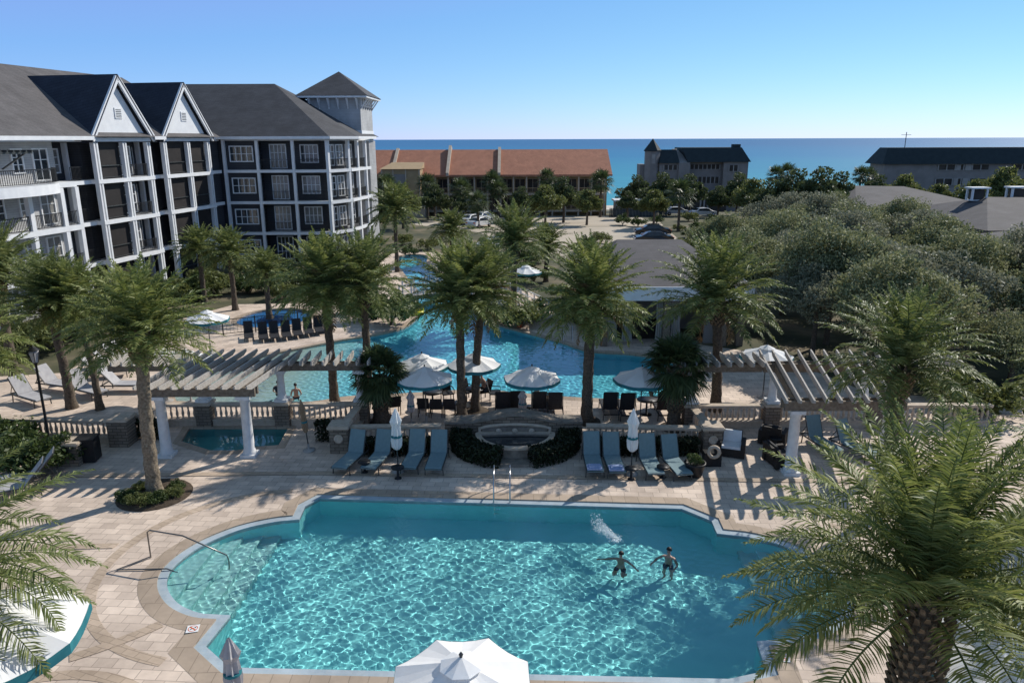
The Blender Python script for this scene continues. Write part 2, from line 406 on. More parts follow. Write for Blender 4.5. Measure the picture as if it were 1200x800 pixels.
def water_mat(name, tint):
    m, nt, N, L, b = node_mat(name)
    b.inputs['Base Color'].default_value = rgba(tint); b.inputs['Transmission Weight'].default_value = 1
    b.inputs['Roughness'].default_value = 0; b.inputs['IOR'].default_value = 1.33
    return m
M['water'] = water_mat('clear pool water', (.88,1.0,.995))
M['water_lagoon'] = water_mat('clear lagoon water', (.84,.985,1.0))
M['water_spa'] = water_mat('still spa water', (.8,.98,.98))

# ------------------------------------------------------------------ outlines (metres on the ground)
def spline(pts, closed_runs):
    """pts: list of (x, y, corner?) around a closed outline; smooth between corners"""
    n = len(pts); out = []
    for i in range(n):
        p0, p1, p2, p3 = pts[i-1], pts[i], pts[(i+1)%n], pts[(i+2)%n]
        a = np.array(p1[:2]); b = np.array(p2[:2])
        L_ = np.linalg.norm(b-a)
        if (p1[2] and p2[2]):
            k = max(1, int(L_/.6))
            for j in range(k): out.append(tuple(a+(b-a)*j/k))
            continue
        t1 = (b-a) if p1[2] else (b-np.array(p0[:2]))*.5
        t2 = (b-a) if p2[2] else (np.array(p3[:2])-a)*.5
        k = max(3, int(L_/.22))
        for j in range(k):
            t = j/k
            h = (2*t**3-3*t**2+1)*a + (t**3-2*t**2+t)*t1 + (-2*t**3+3*t**2)*b + (t**3-t**2)*t2
            out.append(tuple(h))
    return out
MAIN = ccw(spline([(-7.30,22.98,1),(-6.83,23.72,1),(5.80,22.87,1),(6.72,21.9,1),(6.69,21.2,1),(7.6,20.95,0),(8.6,20.3,0),(9.25,19.2,0),(9.3,18.0,0),(8.85,16.85,0),(8.0,16.05,0),(7.1,15.72,0),
    (6.25,15.60,1),(6.13,14.56,1),(5.0,14.25,1),(-6.8,14.70,1),(-7.83,15.61,1),(-7.68,16.72,1),(-8.37,16.82,0),(-9.17,17.28,0),(-9.82,18.05,0),(-10.14,18.9,0),(-10.07,19.75,0),(-9.65,20.68,0),(-8.84,21.55,0),(-7.9,22.05,0),(-7.26,22.2,1)], 0))
LAGOON = ccw(spline([(-16.0,33.4,1),(-12.15,33.0,0),(-9.52,33.3,0),(-8.0,34.0,0),(-5.41,34.4,0),(-1.69,34.9,0),(2.06,33.95,0),(5.73,33.5,0),(8.2,34.6,0),(9.6,36.6,0),(9.4,38.6,0),(8.3,40.3,0),(6.9,41.2,0),(4.5,41.9,0),
    (2.89,44.0,0),(.55,46.6,0),(-1.45,48.9,0),(-2.35,51.2,0),(-2.5,56.0,0),(-4.2,61.0,0),(-6.1,66.0,0),(-8.4,73.0,0),(-9.1,79.0,0),(-11.6,79.5,0),(-11.4,74.0,0),(-9.4,66.0,0),(-7.7,60.0,0),(-7.2,56.0,0),(-6.6,51.2,0),(-7.2,47.6,0),
    (-8.6,45.9,0),(-10.58,44.5,0),(-12.7,42.6,0),(-14.7,40.8,0),(-16.6,39.2,0),(-17.6,36.5,0)], 0))
SPA = ccw([gp(222,500)[:2], gp(338,500)[:2], gp(326,521)[:2], gp(297,523)[:2], gp(278,527)[:2], gp(246,527)[:2], gp(212,516)[:2]])
SPLASH = [(-16.6+2.5*math.cos(a), 50.6+2.9*math.sin(a)) for a in [2*math.pi*i/36 for i in range(36)]]
FOUNTAIN = [(.12+1.55*math.cos(a), 27.95+(1.5 if math.sin(a) < 0 else .25)*math.sin(a)) for a in [2*math.pi*i/40 for i in range(40)]]

def zground(x, y):
    t = min(max((y-105)/100.0, 0), 1.25); return -5.6*t*t*(3-2*min(t,1)) if t < 1 else -5.6-(t-1)*8
ex = [(x, y) for y in list(range(90, 236, 8)) for x in range(-380, 381, 40)]
gh = [offset(MAIN, .3), offset(LAGOON, .3), offset(SPA, .2), offset(SPLASH, .2)]
g = sheet_obj('ground', [(-400,-20),(400,-20),(400,238),(-400,238)], gh, lambda x, y: zground(x, y) - .012, M['ground'], ex); tag(g, kind='structure')
DECK = [(-34,-4),(26,-4),(26,33.5),(17.5,34),(15,41),(9,44.5),(5,46.5),(3,52),(1.5,60),(-1.5,66),(-5.5,80),(-13,83),(-13.5,70),(-11,60),(-13.5,55.5),(-21,55),(-24.5,47),(-24,38),(-34,36)]
d = sheet_obj('pool_deck', ccw(DECK), gh, lambda x, y: .0, M['paver']); tag(d, kind='structure')
lot = sheet_obj('parking_lot', ccw([gp(640,300)[:2], gp(905,300)[:2], gp(905,292)[:2], gp(800,285)[:2], gp(775,262)[:2], gp(770,248)[:2], gp(520,248)[:2], gp(480,262)[:2], gp(560,272)[:2]]), [], lambda x, y: zground(x,y)+.004, M['lot'], [(x,y) for y in range(80,150,8) for x in range(-20,30,8)]); tag(lot, kind='structure')
drv = sheet_obj('driveway', ccw([gp(520,262)[:2], gp(620,262)[:2], gp(630,248)[:2], gp(535,248)[:2]]), [], lambda x, y: zground(x,y)+.010, M['asphalt'], [(x,y) for y in range(105,140,8) for x in range(-12,6,6)]); tag(drv, kind='structure')
bch = sheet_obj('beach', [(-390,188),(390,188),(390,240),(-390,240)], [], lambda x, y: zground(x,y)+.03, M['sand'], [(x,y) for y in range(190,240,6) for x in range(-380,381,40)]); tag(bch, kind='structure')
sea = MB(); ys = [206,300,500,1000,2500,6000,16000,40000]
for i in range(len(ys)-1):
    w0 = max(600, ys[i]*1.6); w1 = max(600, ys[i+1]*1.6)
    sea.quad((-w0,ys[i],-6.0),(w0,ys[i],-6.0),(w1,ys[i+1],-6.0),(-w1,ys[i+1],-6.0))
tag(sea.build('sea', M['sea'], fix=False), kind='structure')
# darker bands laid in the paving
c0 = (-7.6, 19.5)
def arc(cx, cy, r, a0, a1, n=40): return [(cx+r*math.cos(R(a0+(a1-a0)*i/n)), cy+r*math.sin(R(a0+(a1-a0)*i/n))) for i in range(n+1)]
def band(poly_in, poly_out, z=.005):
    n = len(poly_in); mb = MB()
    lim = [offset(MAIN, .5), offset(LAGOON, .45), offset(SPA, .32)]
    for i in range(n-1):
        c_ = np.array([poly_in[i], poly_in[i+1], poly_out[i], poly_out[i+1]])
        if any(inside(c_, l_).any() for l_ in lim): continue
        mb.quad((*poly_in[i],z),(*poly_in[i+1],z),(*poly_out[i+1],z),(*poly_out[i],z))
    return mb
bb = MB()
for a in ((-7.4,19.5,4.35,95,262),(-10.2,11.6,2.9,30,200),(9.0,18.3,3.2,-80,70),(-14,21.0,6.5,-60,-5)):
    bz = globals().get('bz', .004)+.0025; q = band(arc(a[0],a[1],a[2],a[3],a[4]), arc(a[0],a[1],a[2]+.32,a[3],a[4]), bz); bb._add(q.v, q.f)
q = band([(-30,19.6),(-12.2,20.2)], [(-30,19.9),(-12.15,20.5)], .018); bb._add(q.v, q.f)
q = band([(-30,24.9),(-7.5,25.3),(8,24.6),(20,24.2)], [(-30,25.2),(-7.5,25.6),(8,24.9),(20,24.5)], .021); bb._add(q.v, q.f)
tag(bb.build('paving_band', M['paver_band'], fix=False), kind='structure')

# ------------------------------------------------------------------ pools
def waves(X, Y, lams, amp, seed):
    rng = np.random.default_rng(seed); Z = np.zeros_like(X)
    for i in range(46):
        lam = math.exp(rng.uniform(math.log(lams[0]), math.log(lams[1]))); a = rng.uniform(0, 2*math.pi); k = 2*math.pi/lam
        Z += amp*lam*np.sin(k*(X*math.cos(a)+Y*math.sin(a)) + rng.uniform(0, 6.28))
    return Z
def water_sheet(name, poly, step, z, lams, amp, seed, mat):
    P = np.array([p[:2] for p in poly]); x0, y0 = P.min(0)-.3; x1, y1 = P.max(0)+.3
    nx = int((x1-x0)/step)+2; ny = int((y1-y0)/step)+2
    X, Y = np.meshgrid(x0+np.arange(nx)*step, y0+np.arange(ny)*step)
    big = offset(poly, .12)
    ok = inside(np.stack([X.ravel(), Y.ravel()], -1), big).reshape(ny, nx)
    Z = waves(X, Y, lams, amp, seed) + z
    idx = np.arange(nx*ny).reshape(ny, nx)
    F = np.stack([idx[:-1,:-1], idx[:-1,1:], idx[1:,1:], idx[1:,:-1]], -1).reshape(-1, 4)
    keep = (ok[:-1,:-1] & ok[:-1,1:] & ok[1:,1:] & ok[1:,:-1]).ravel(); F = F[keep]
    used = np.unique(F); remap = np.full(nx*ny, -1); remap[used] = np.arange(len(used))
    V = np.stack([X.ravel(), Y.ravel(), Z.ravel()], -1)[used]
    me = np_mesh(name, V, remap[F], mat, True)
    o = link_mesh(name, me); o.cycles.is_caustics_caster = True
    return tag(o, kind='structure')
def recv(o): o.cycles.is_caustics_receiver = True; return o

# main pool
t = thing('swimming_pool', 'large free form turquoise pool with two rounded step bays', 'swimming pool', (-.4, 19.2, 0))
inner = offset(MAIN, -.23)
ring_mb(offset(MAIN, .02), offset(MAIN, .52), .028, .0045, ring_mb(offset(MAIN,.02), offset(MAIN,.02), .028, -.10)).build('coping', M['coping'], t, True)
mb = ring_mb(MAIN, inner, -.012, -.020); ring_mb(inner, inner, -.020, -.22, mb); ring_mb(MAIN, offset(MAIN,.04), -.012, -.012, mb)
recv(mb.build('tile_band', M['tile_pale'], t, True))
DEPTH = 1.4
mb = ring_mb(inner, inner, -.22, -DEPTH)
wall = mb.build('basin_wall', M['plaster'], t, True); recv(wall)
fl = sheet_obj('basin_floor', inner, [], lambda x, y: -DEPTH, M['plaster'], parent=t)
for v in fl.data.vertices: v.co -= t.location
recv(fl)
A, B = Vector((-7.45,22.3)), Vector((-7.65,16.6)); dn = Vector((-1, -.03))
for k in range(4):
    o_ = dn*(.15+.52*k)
    st = clip(inner, tuple(B+o_), tuple(A+o_))
    st = [p for p in st if p[0] < -6.5] if len(st) else st
    if len(st) > 2:
        q = MB(); q.prism(ccw(st), -DEPTH+.001, -1.07+.25*k); s_ = recv(q.build('step', M['plaster_light'], t, True))
        on = [p for p in st if abs((Vector(p)-(A+o_)).dot(Vector((1,.035)).normalized())) < .03]
        if len(on) >= 2:
            lo = min(on, key=lambda p: p[1]); hi = max(on, key=lambda p: p[1])
            q = MB(); q.bar((lo[0]-.03,lo[1]+.05,-1.068+.25*k),(hi[0]-.03,hi[1]-.05,-1.068+.25*k),.07,.012); recv(q.build('nosing', M['tile_dark'], s_, True))
A, B = Vector((6.75,15.5)), Vector((7.0,21.0)); dn = Vector((1, -.04))
for k in range(4):
    o_ = dn*(.1+.5*k)
    st = clip(inner, tuple(B+o_), tuple(A+o_))
    q = MB(); q.prism(ccw(st), -DEPTH+.001, -1.07+.25*k); recv(q.build('step', M['plaster_light'], t, True))
water_sheet('pool_water', inner,   .020, -.055, (.13,.44), .00132, 3, M['water'])

# lagoon pool: deep by the bridge, a sandy beach entry at its left end
t = thing('lagoon_pool', 'winding lagoon pool with pale shallow beach entry, running under the footbridge', 'swimming pool', (-4, 42, 0))
ring_mb(LAGOON, offset(LAGOON, .45), .028, .0045, ring_mb(LAGOON, LAGOON, .028, -.12)).build('coping', M['coping'], t, True)
def lag_depth(x, y):
    k = min(max((x+13.5)/7.5, 0), 1); k = k*k*(3-2*k)
    if y > 50: k = 1
    return -(.16 + 1.0*k)
pts = [(x, y) for x in np.arange(-18, 10, .8) for y in np.arange(33, 80, .8)]
pin = np.array(pts); pts = [tuple(p) for p in pin[inside(pin, offset(LAGOON, -.25))]]
def lag_mat():
    m, nt, N, L, b = node_mat('lagoon plaster')
    g = N.new('ShaderNodeNewGeometry'); sp = N.new('ShaderNodeSeparateXYZ'); L.new(g.outputs['Position'], sp.inputs[0])
    mr = N.new('ShaderNodeMapRange'); mr.inputs[1].default_value = -.2; mr.inputs[2].default_value = -1.0; L.new(sp.outputs['Z'], mr.inputs[0])
    cr = N.new('ShaderNodeValToRGB'); e = cr.color_ramp.elements; e[0].color = (.50,.58,.52,1); e[1].color = (.15,.62,.74,1)
    k = e.new(.35); k.color = (.34,.62,.62,1)
    L.new(mr.outputs[0], cr.inputs['Fac']); L.new(cr.outputs['Color'], b.inputs['Base Color']); b.inputs['Roughness'].default_value = .85
    return m
M['lagoon'] = lag_mat()
fl = sheet_obj('basin_floor', LAGOON, [], lag_depth, M['lagoon'], pts, parent=t)
for v in fl.data.vertices: v.co -= t.location
recv(fl)
recv(ring_mb(LAGOON, LAGOON, -.12, -1.2).build('basin_wall', M['plaster_blue'], t, True))
water_sheet('lagoon_water', LAGOON, .04, -.09, (.2,.65), .0015, 8, M['water_lagoon'])

# spa under the left pergola
t = thing('spa_pool', 'small dark teal spa pool beneath the left pergola', 'spa', (-12, 29, 0))
ring_mb(SPA, offset(SPA, .32), .03, .0045, ring_mb(SPA, SPA, .03, -.1)).build('coping', M['coping'], t, True)
mb = MB(); ring_mb(SPA, SPA, -.1, -1.0, mb); mb.quad(*[(p[0],p[1],-1.0) for p in SPA]); recv(mb.build('basin', M['spa_plaster'], t, True))
water_sheet('spa_water', SPA, .06, -.06, (.4,1.2), .0010, 5, M['water_spa'])
# children's splash pool
t = thing('splash_pool', 'round bright blue wading pool behind the iron fence', 'wading pool', (-16.6, 50.6, 0))
ring_mb(SPLASH, offset(SPLASH, .35), .03, .0045, ring_mb(SPLASH, SPLASH, .03, -.3)).build('coping', M['coping'], t, True)
mb = MB(); ring_mb(SPLASH, SPLASH, -.1, -.3, mb); mb.quad(*[(p[0],p[1],-.3) for p in SPLASH]); recv(mb.build('basin', M['splash_blue'], t, True))
mb = MB(); mb.lathe([(0,.0),(1.2,0),(1.2,.06),(1.1,.1),(0,.1)], (0,0,-.3), 28); i_ = mb.build('centre_island', M['splash_blue'], t)
water_sheet('splash_water', SPLASH, .12, -.08, (.5,1.3), .001, 6, M['water_lagoon'])
# ------------------------------------------------------------------ buildings
def frame_M(o, d):
    """x along the wall, y into the building, z up"""
    d = Vector((d[0], d[1], 0)).normalized(); yv = Vector((-d.y, d.x, 0))
    m = Matrix(((d.x, yv.x, 0, o[0]), (d.y, yv.y, 0, o[1]), (0, 0, 1, o[2] if len(o) > 2 else 0), (0, 0, 0, 1)))
    return m
class Part:
    """builder that knows its wall frame and the building it belongs to"""
    def __init__(s, root, M_): s.root = root; s.M = M_
    def mb(s): return MB(s.M)
    def put(s, mb, name, mat, parent=None): return mb.build(name, mat, parent or s.root, True)
    def box(s, name, mat, *b, parent=None): q = s.mb(); q.box(*b); return s.put(q, name, mat, parent)
WR = random.Random(4)
def window(p, x0, x1, y, z0, z1, nx=3, nz=2, name='window', fw=.10):
    """white sash window: frame with glazing bars, pane behind"""
    m = p.mb()
    m.box(x0,x0+fw,y-.07,y+.03,z0,z1); m.box(x1-fw,x1,y-.07,y+.03,z0,z1)
    m.box(x0+fw,x1-fw,y-.07,y+.03,z0,z0+fw); m.box(x0+fw,x1-fw,y-.07,y+.03,z1-fw,z1)
    ax0, ax1, az0, az1 = x0+fw, x1-fw, z0+fw, z1-fw
    for i in range(1, nx):
        x = ax0+(ax1-ax0)*i/nx; m.box(x-.035,x+.035,y-.05,y+.02,az0,az1)
    for j in range(1, nz):
        z = az0+(az1-az0)*j/nz; m.box(ax0+.002,ax1-.002,y-.045,y+.015,z-.025,z+.025)
    w = p.put(m, name, M['trim'])
    p.box('pane', M['curtain_glass' if WR.random() < .35 else 'glass'], ax0-.01, ax1+.01, y+.004, y+.012, az0-.01, az1+.01, parent=w)
    return w
def railing(p, x0, x1, y, z, h=1.0, mat='black_metal', step=.13):
    m = p.mb()
    m.box(x0,x1,y-.03,y+.03,z+h-.05,z+h); m.box(x0,x1,y-.02,y+.02,z+.08,z+.12)
    n = max(2, int((x1-x0)/step))
    for i in range(n+1):
        x = x0+(x1-x0)*i/n; m.box(x-.014,x+.014,y-.014,y+.014,z+.12,z+h-.05)
    return p.put(m, 'railing', M[mat])
def railing_side(p, x, y0, y1, z, h=1.0):
    m = p.mb(); m.box(x-.03,x+.03,y0,y1,z+h-.05,z+h); m.box(x-.02,x+.02,y0,y1,z+.08,z+.12)
    n = max(2, int((y1-y0)/.14))
    for i in range(n+1):
        y = y0+(y1-y0)*i/n; m.box(x-.014,x+.014,y-.014,y+.014,z+.12,z+h-.05)
    return p.put(m, 'railing', M['black_metal'])

# ---- the big hotel on the left
H = thing('hotel', 'four storey charcoal resort hotel with white gables and balconies on the left', 'hotel', (-31, 60, 0))
ST = 3.05; EAVE = 12.25
WA = Part(H, frame_M((-31,56.8), (.176,.984)))
# bodies
WA.box('wall', M['siding'], -26, -2.4, 1.3, 16, 0, EAVE)
WA.box('wall', M['charcoal'], -2.4, 15.3, 2.6, 16, 0, EAVE)
# pavilion (light grey) with posts, floor bands, french windows
for k in range(4):
    z = ST*k
    if k: WA.box('floor_band', M['trim'], -20, -2.2, -.15 if k < 3 else -.05, 1.29, z-.34, z+.02)
    for (x0, x1) in ((-19.6,-18.2),(-16.6,-15.0),(-13.6,-12.6),(-11.4,-9.9),(-8.6,-7.4),(-6.2,-5.2),(-4.4,-3.0)):
        window(WA, x0, x1, 1.27, z+(.12 if x1-x0 > 1.3 else .7), z+2.35, 2, 3)
    if k in (1, 2):
        for a, b in ((-20,-15.3),(-14.9,-10.6),(-10.2,-6.9),(-6.5,-4.0),(-3.6,-2.5)): railing(WA, a, b, .02, z+.02)
    if k < 3:
        for x in (-15.1,-10.4,-6.7,-3.8,-2.35): WA.box('post', M['trim'], x-.17, x+.17, -.14, .2, z+.03, z+ST-.36)
# rounded top-floor balcony
mb = WA.mb()
pl = [(-13.5,.3)] + [(-9.0+4.6*math.cos(R(a)), -.2-1.7*math.sin(R(a))) for a in range(180, -1, -12)] + [(-4.3,.3)]
mb.prism(ccw(pl), 8.55, 9.2); bal = WA.put(mb, 'balcony', M['trim'])
mb = WA.mb(); rr = pl[1:-1]
for i in range(len(rr)-1):
    a, b = rr[i], rr[i+1]
    mb.bar((a[0],a[1]+.1,10.2),(b[0],b[1]+.1,10.2),.06,.06); mb.bar((a[0],a[1]+.1,9.33),(b[0],b[1]+.1,9.33),.04,.04)
    for j in range(6):
        x = a[0]+(b[0]-a[0])*j/6; y = a[1]+(b[1]-a[1])*j/6+.1; mb.box(x-.014,x+.014,y-.014,y+.014,9.3,10.2)
WA.put(mb, 'railing', M['black_metal'], bal)
# timber brackets and trellis over the top balcony
mb = WA.mb()
for i in range(14): mb.box(-13.2+i*.5,-13.1+i*.5,-.9,1.25,11.3,11.42)
mb.box(-13.5,-6.5,-.75,-.63,11.18,11.3); mb.box(-13.5,-6.5,.3,.42,11.18,11.3)
for x in (-13,-11,-9,-7): mb.bar((x,-.6,11.2),(x,1.25,10.2),.09,.09)
WA.put(mb, 'trellis', M['frame_grey'])
# gable bays
def gable(s0, s1, dark_right):
    w = s1-s0; mid = s0+w*.52
    WA.box('wall', M['charcoal'], s0+.35, s1-.35, 1.4, 2.59, 0, EAVE)
    for x, ww in ((s0+.24,.24),(mid,.2),(s1-.24,.24)):
        for dx in (-.15,.15): WA.box('column', M['trim'], x+dx-.075, x+dx+.075, -.12, .22, 0, EAVE-.4)
    for k in range(1, 5):
        z = ST*k; WA.box('floor_band', M['trim'], s0-.04, s1+.04, -.17, 1.38, z-.29, z+.0)
    for k in range(4):
        z = ST*k+.01
        xa, xb = s0+.5, mid-.25
        WA.box('screen', M['screen'], xa, xb, .28, .30, z, z+ST-.36)
        m = WA.mb(); m.box(xa,xb,.16,.24,z+.95,z+1.02); m.box(xa,xb,.16,.22,z+.1,z+.14); WA.put(m, 'rail', M['frame_grey'])
        xa, xb = mid+.25, s1-.5
        if dark_right:
            WA.box('screen', M['screen'], xa, xb, .28, .30, z, z+ST-.36)
            m = WA.mb(); m.box(xa,xb,.16,.24,z+.95,z+1.02); m.box(xa,xb,.16,.22,z+.1,z+.14); WA.put(m, 'rail', M['frame_grey'])
        else:
            window(WA, xa+.5, xb-.2, 1.36, z+.1, z+2.4, 3, 3, 'french_door'); railing(WA, xa, xb, .1, z)
    # the left cheek of the bay: open balconies
    for k in range(1, 5): WA.box('floor_band', M['trim'], s0-1.9, s0-.06, .5, 2.58, ST*k-.3, ST*k-.02)
    for k in range(4): railing(WA, s0-1.85, s0-.1, .62, ST*k, 1.0); window(WA, s0-1.5, s0-.5, 2.57, ST*k+.5, ST*k+2.3, 2, 3)
    WA.box('column', M['trim'], s0-.1, s0+.12, 2.2, 2.58, 0, EAVE-.35)
    # white triangle with vent
    apex = (s0+s1)/2; zb, za = EAVE+.02, EAVE+4.35
    m = WA.mb(); n = [(s0+.3,zb),(s1-.3,zb),(apex,za-.35)]
    m._add([(x,.0,z) for x,z in n]+[(x,.3,z) for x,z in n], [(0,1,2),(5,4,3),(0,3,4,1),(1,4,5,2),(2,5,3,0)])
    gp_ = WA.put(m, 'gable', M['trim'])
    m = WA.mb(); m.box(apex-.4,apex+.4,-.06,-.003,zb+1.35,zb+2.15)
    v = WA.put(m, 'vent', M['trim'], gp_)
    m = WA.mb()
    for j in range(5): m.box(apex-.3,apex+.3,-.075,-.062,zb+1.45+j*.13,zb+1.5+j*.13)
    WA.put(m, 'louvre', M['frame_grey'], v)
    # raking boards
    m = WA.mb()
    m.bar((s0-.35,-.32,zb-.25),(apex,-.32,za+.05),.16,.42); m.bar((s1+.35,-.32,zb-.25),(apex,-.32,za+.05),.16,.42)
    WA.put(m, 'barge_board', M['trim'])
    # roof planes; shade on the near slope is put into its shingle colour
    yb = 9.0
    for sx, nm in ((s0-.42, 'shingle_shaded'), (s1+.42, 'shingle')):
        m = WA.mb(); z0 = zb-.42
        a = Vector((sx,-.42,z0)); b = Vector((apex,-.42,za+.12)); c = Vector((apex,yb,za+.12)); d_ = Vector((sx,yb,z0))
        up = Vector((0,0,.16))
        m._add([a,b,c,d_,a+up,b+up,c+up,d_+up], [(0,1,2,3),(7,6,5,4),(0,4,5,1),(1,5,6,2),(2,6,7,3),(3,7,4,0)])
        WA.put(m, 'gable_roof', M[nm])
gable(0.0, 6.6, False)
gable(8.3, 15.3, True)
# main roof of the left wing
rA0 = Vector((-40,57)); 
mb = WA.mb(); RZ = 17.75
e0, e1 = -27, 16.5
mb.quad((e0,-.55,EAVE+.02),(e1,-.55,EAVE+.02),(e1,9.0,RZ),(e0,9.0,RZ)); mb.quad((e0,9.0,RZ),(e1,9.0,RZ),(e1,18,EAVE+.02),(e0,18,EAVE+.02))
mb.quad((e0,-.55,EAVE+.02),(e0,18,EAVE+.02),(e1,18,EAVE+.02),(e1,-.55,EAVE+.02))
mb.quad((e1,-.55,EAVE+.02),(e1,18,EAVE+.02),(e1,9.0,RZ))
WA.put(mb, 'roof', M['shingle_brown'])
WA.box('fascia', M['trim'], -27, -.4, -.62, -.56, EAVE-.22, EAVE+.05)
WA.box('fascia', M['trim'], -27, -2.3, -.5, 1.29, EAVE-.3, EAVE-.02)
WA.box('fascia', M['trim'], 6.7, 8.2, -.55, -.5, EAVE-.2, EAVE+.06)
# ---- second wing, facing the pools
WB = Part(H, frame_M((-29.2,75), (1,0)))
WB.box('wall', M['charcoal'], -10, 11.2, 1.7, 17, 0, EAVE)
WB.box('wall', M['charcoal'], .2, 4.2, .25, 1.69, 0, EAVE)
bays = [(1.05,4.3),(4.3,7.8),(7.8,11.15)]
for x in (1.05,4.3,7.8,11.15): WB.box('column', M['trim'], x-.13, x+.13, -.15, .2, 0, EAVE-.32)
for k in range(1, 5): WB.box('floor_band', M['trim'], .9, 11.3, -.12, .24, ST*k-.27, ST*k); WB.box('balcony_floor', M['trim'], 4.5, 11.2, .26, 1.68, ST*k-.28, ST*k-.02)
for k in range(4):
    z = ST*k
    window(WB, 1.5, 3.85, .22, z+.75, z+2.3, 4, 2)
    window(WB, 5.0, 6.7, 1.66, z+.05, z+2.45, 4, 3, 'french_door'); railing(WB, 4.5, 7.6, .05, z)
    window(WB, 8.05, 9.9, 1.66, z+.6, z+2.4, 4, 2); railing(WB, 8.0, 10.95, .05, z)
WC = Part(H, frame_M((-18.05,75), (1.5,3.0)))
WC.box('wall', M['charcoal'], .75, 3.4, .75, 1.3, 0, EAVE)
for x in (0.12, 3.25): WC.box('column', M['trim'], x-.15, x+.15, -.12, .2, 0, EAVE-.32)
for k in range(1, 5): WC.box('floor_band', M['trim'], 0, 3.35, -.16, .74, ST*k-.29, ST*k)
for k in range(4): window(WC, .85, 1.9, .72, ST*k+.3, ST*k+2.4, 2, 3); window(WC, 2.1, 3.2, .72, ST*k+.3, ST*k+2.4, 2, 3); railing(WC, .3, 3.1, .02, ST*k)
WD = Part(H, frame_M((-16.5,78.1), (1.15,8)))
WD.box('wall', M['charcoal'], -.4, 8.2, 1.5, 5.2, 0, EAVE)
WD.box('wall', M['siding'], 6.2, 8.4, .0, 1.49, 0, EAVE-.4)
for x in (2.3, 4.8): WD.box('column', M['trim'], x-.16, x+.16, -.12, .2, 0, EAVE-.32)
for k in range(1, 5): WD.box('floor_band', M['trim'], 0, 6.19, -.14, 1.49, ST*k-.3, ST*k)
for k in range(4):
    for a, b in ((.4,2.0),(2.6,4.6)): window(WD, a, b, 1.47, ST*k+.2, ST*k+2.4, 2, 3); railing(WD, a-.3, b+.1, .04, ST*k)
# link between the wings
WL = Part(H, frame_M((-29.0,71.6), (.62,3.3)))
WL.box('wall', M['charcoal'], -.5, 3.4, .35, 4, 0, EAVE)
for k in range(1, 5): WL.box('floor_band', M['trim'], .1, 3.3, .1, .34, ST*k-.3, ST*k)
# hip roof of the second wing
mb = MB(); zE = EAVE+.04; 
P0, P1, P2, P3 = (-40,74.4,zE), (-17.6,74.4,zE), (-15.6,78.2,zE), (-15.9,92.6,zE)
R0, R1 = (-40,83.5,RZ), (-25.2,83.5,RZ)
mb.quad(P0,P1,R1,R0); mb.quad(P1,P2,R1); mb.quad(P2,P3,R1); mb.quad(P3,(-40,92.6,zE),R0,R1); mb.quad(P0,R0,(-40,92.6,zE)); mb.quad(P0,(-40,92.6,zE),P3,P2,P1)
mb.build('roof', M['shingle'], H, True)
mb = MB(); mb.bar((-29,74.36,zE-.1),(-17.6,74.36,zE-.1),.08,.26); mb.bar((-17.56,74.36,zE-.1),(-15.55,78.2,zE-.1),.08,.26); mb.bar((-15.55,78.2,zE-.1),(-15.1,86,zE-.1),.08,.26); mb.build('fascia', M['trim'], H, True)
# tower
T0, T1, TY0, TY1, TZ = -22.0, -16.3, 84, 91, 16.3
mb = MB(); mb.box(T0,T1,TY0,TY1,0,TZ); mb.build('tower_wall', M['siding'], H, True)
mb = MB(); mb.box(T0-.9,T1+.9,TY0-.9,TY1+.9,TZ+.02,TZ+.22); mb.build('tower_eave', M['trim'], H, True)
mb = MB(); cx, cy = (T0+T1)/2, (TY0+TY1)/2
c4 = [(T0-1,TY0-1,TZ+.24),(T1+1,TY0-1,TZ+.24),(T1+1,TY1+1,TZ+.24),(T0-1,TY1+1,TZ+.24)]
for i in range(4): mb.quad(c4[i], c4[(i+1)%4], (cx,cy,TZ+3.0))
mb.quad(*c4[::-1]); mb.build('tower_roof', M['shingle'], H, True)
mb = MB()
for x in np.linspace(T0+.3, T1-.3, 6): mb.bar((x,TY0-.05,TZ-1.0),(x,TY0-.8,TZ),.12,.12); mb.box(x-.06,x+.06,TY0-.12,TY0-.003,TZ-1.1,TZ)
for y in np.linspace(TY0+.3, TY1-.3, 6): mb.bar((T1+.05,y,TZ-1.0),(T1+.8,y,TZ),.12,.12); mb.box(T1+.003,T1+.12,y-.06,y+.06,TZ-1.1,TZ)
mb.build('bracket', M['trim'], H, True)
mb = MB(); mb.box(T0-.06,T1+.06,TY0-.06,TY1+.06,12.6,12.95); mb.build('floor_band', M['trim'], H, True)

# ---- long orange roofed condominium
O = thing('condominium', 'long two storey tan condominium under an orange tiled roof', 'building', (-5, 131, zground(0,131)))
OX0, OX1, OY, OZE, OZR = -34, 17.2, 130.0, 6.15, 10.2
mb = MB(); mb.box(OX0,OX1-.6,OY+1.6,OY+13,zground(0,131)-1,OZE+.2); mb.build('wall', M['tan_wall'], O, True)
mb = MB()
mb._add([(OX0,OY-.7,OZE),(OX1,OY-.7,OZE),(OX1,OY+7.2,OZR),(OX0,OY+7.2,OZR),(OX1,OY+15,OZE),(OX0,OY+15,OZE),
         (OX0,OY-.7,OZE-.3),(OX1,OY-.7,OZE-.3),(OX1,OY+15,OZE-.3),(OX0,OY+15,OZE-.3)],
        [(0,1,2,3),(3,2,4,5),(0,6,7,1),(1,7,8,4,2),(4,8,9,5),(5,9,6,0,3),(9,8,7,6)])
mb.build('roof', M['clay'], O, True)
zb = zground(0,131)
for lv in range(3):
    z = OZE-2.85*lv
    mb = MB(); mb.box(OX0,OX1-1.0,OY-.12,OY+1.55,z-.62 if lv else z-.42,z-.30); mb.build('floor_band', M['tan_trim'], O, True)
nb = 17
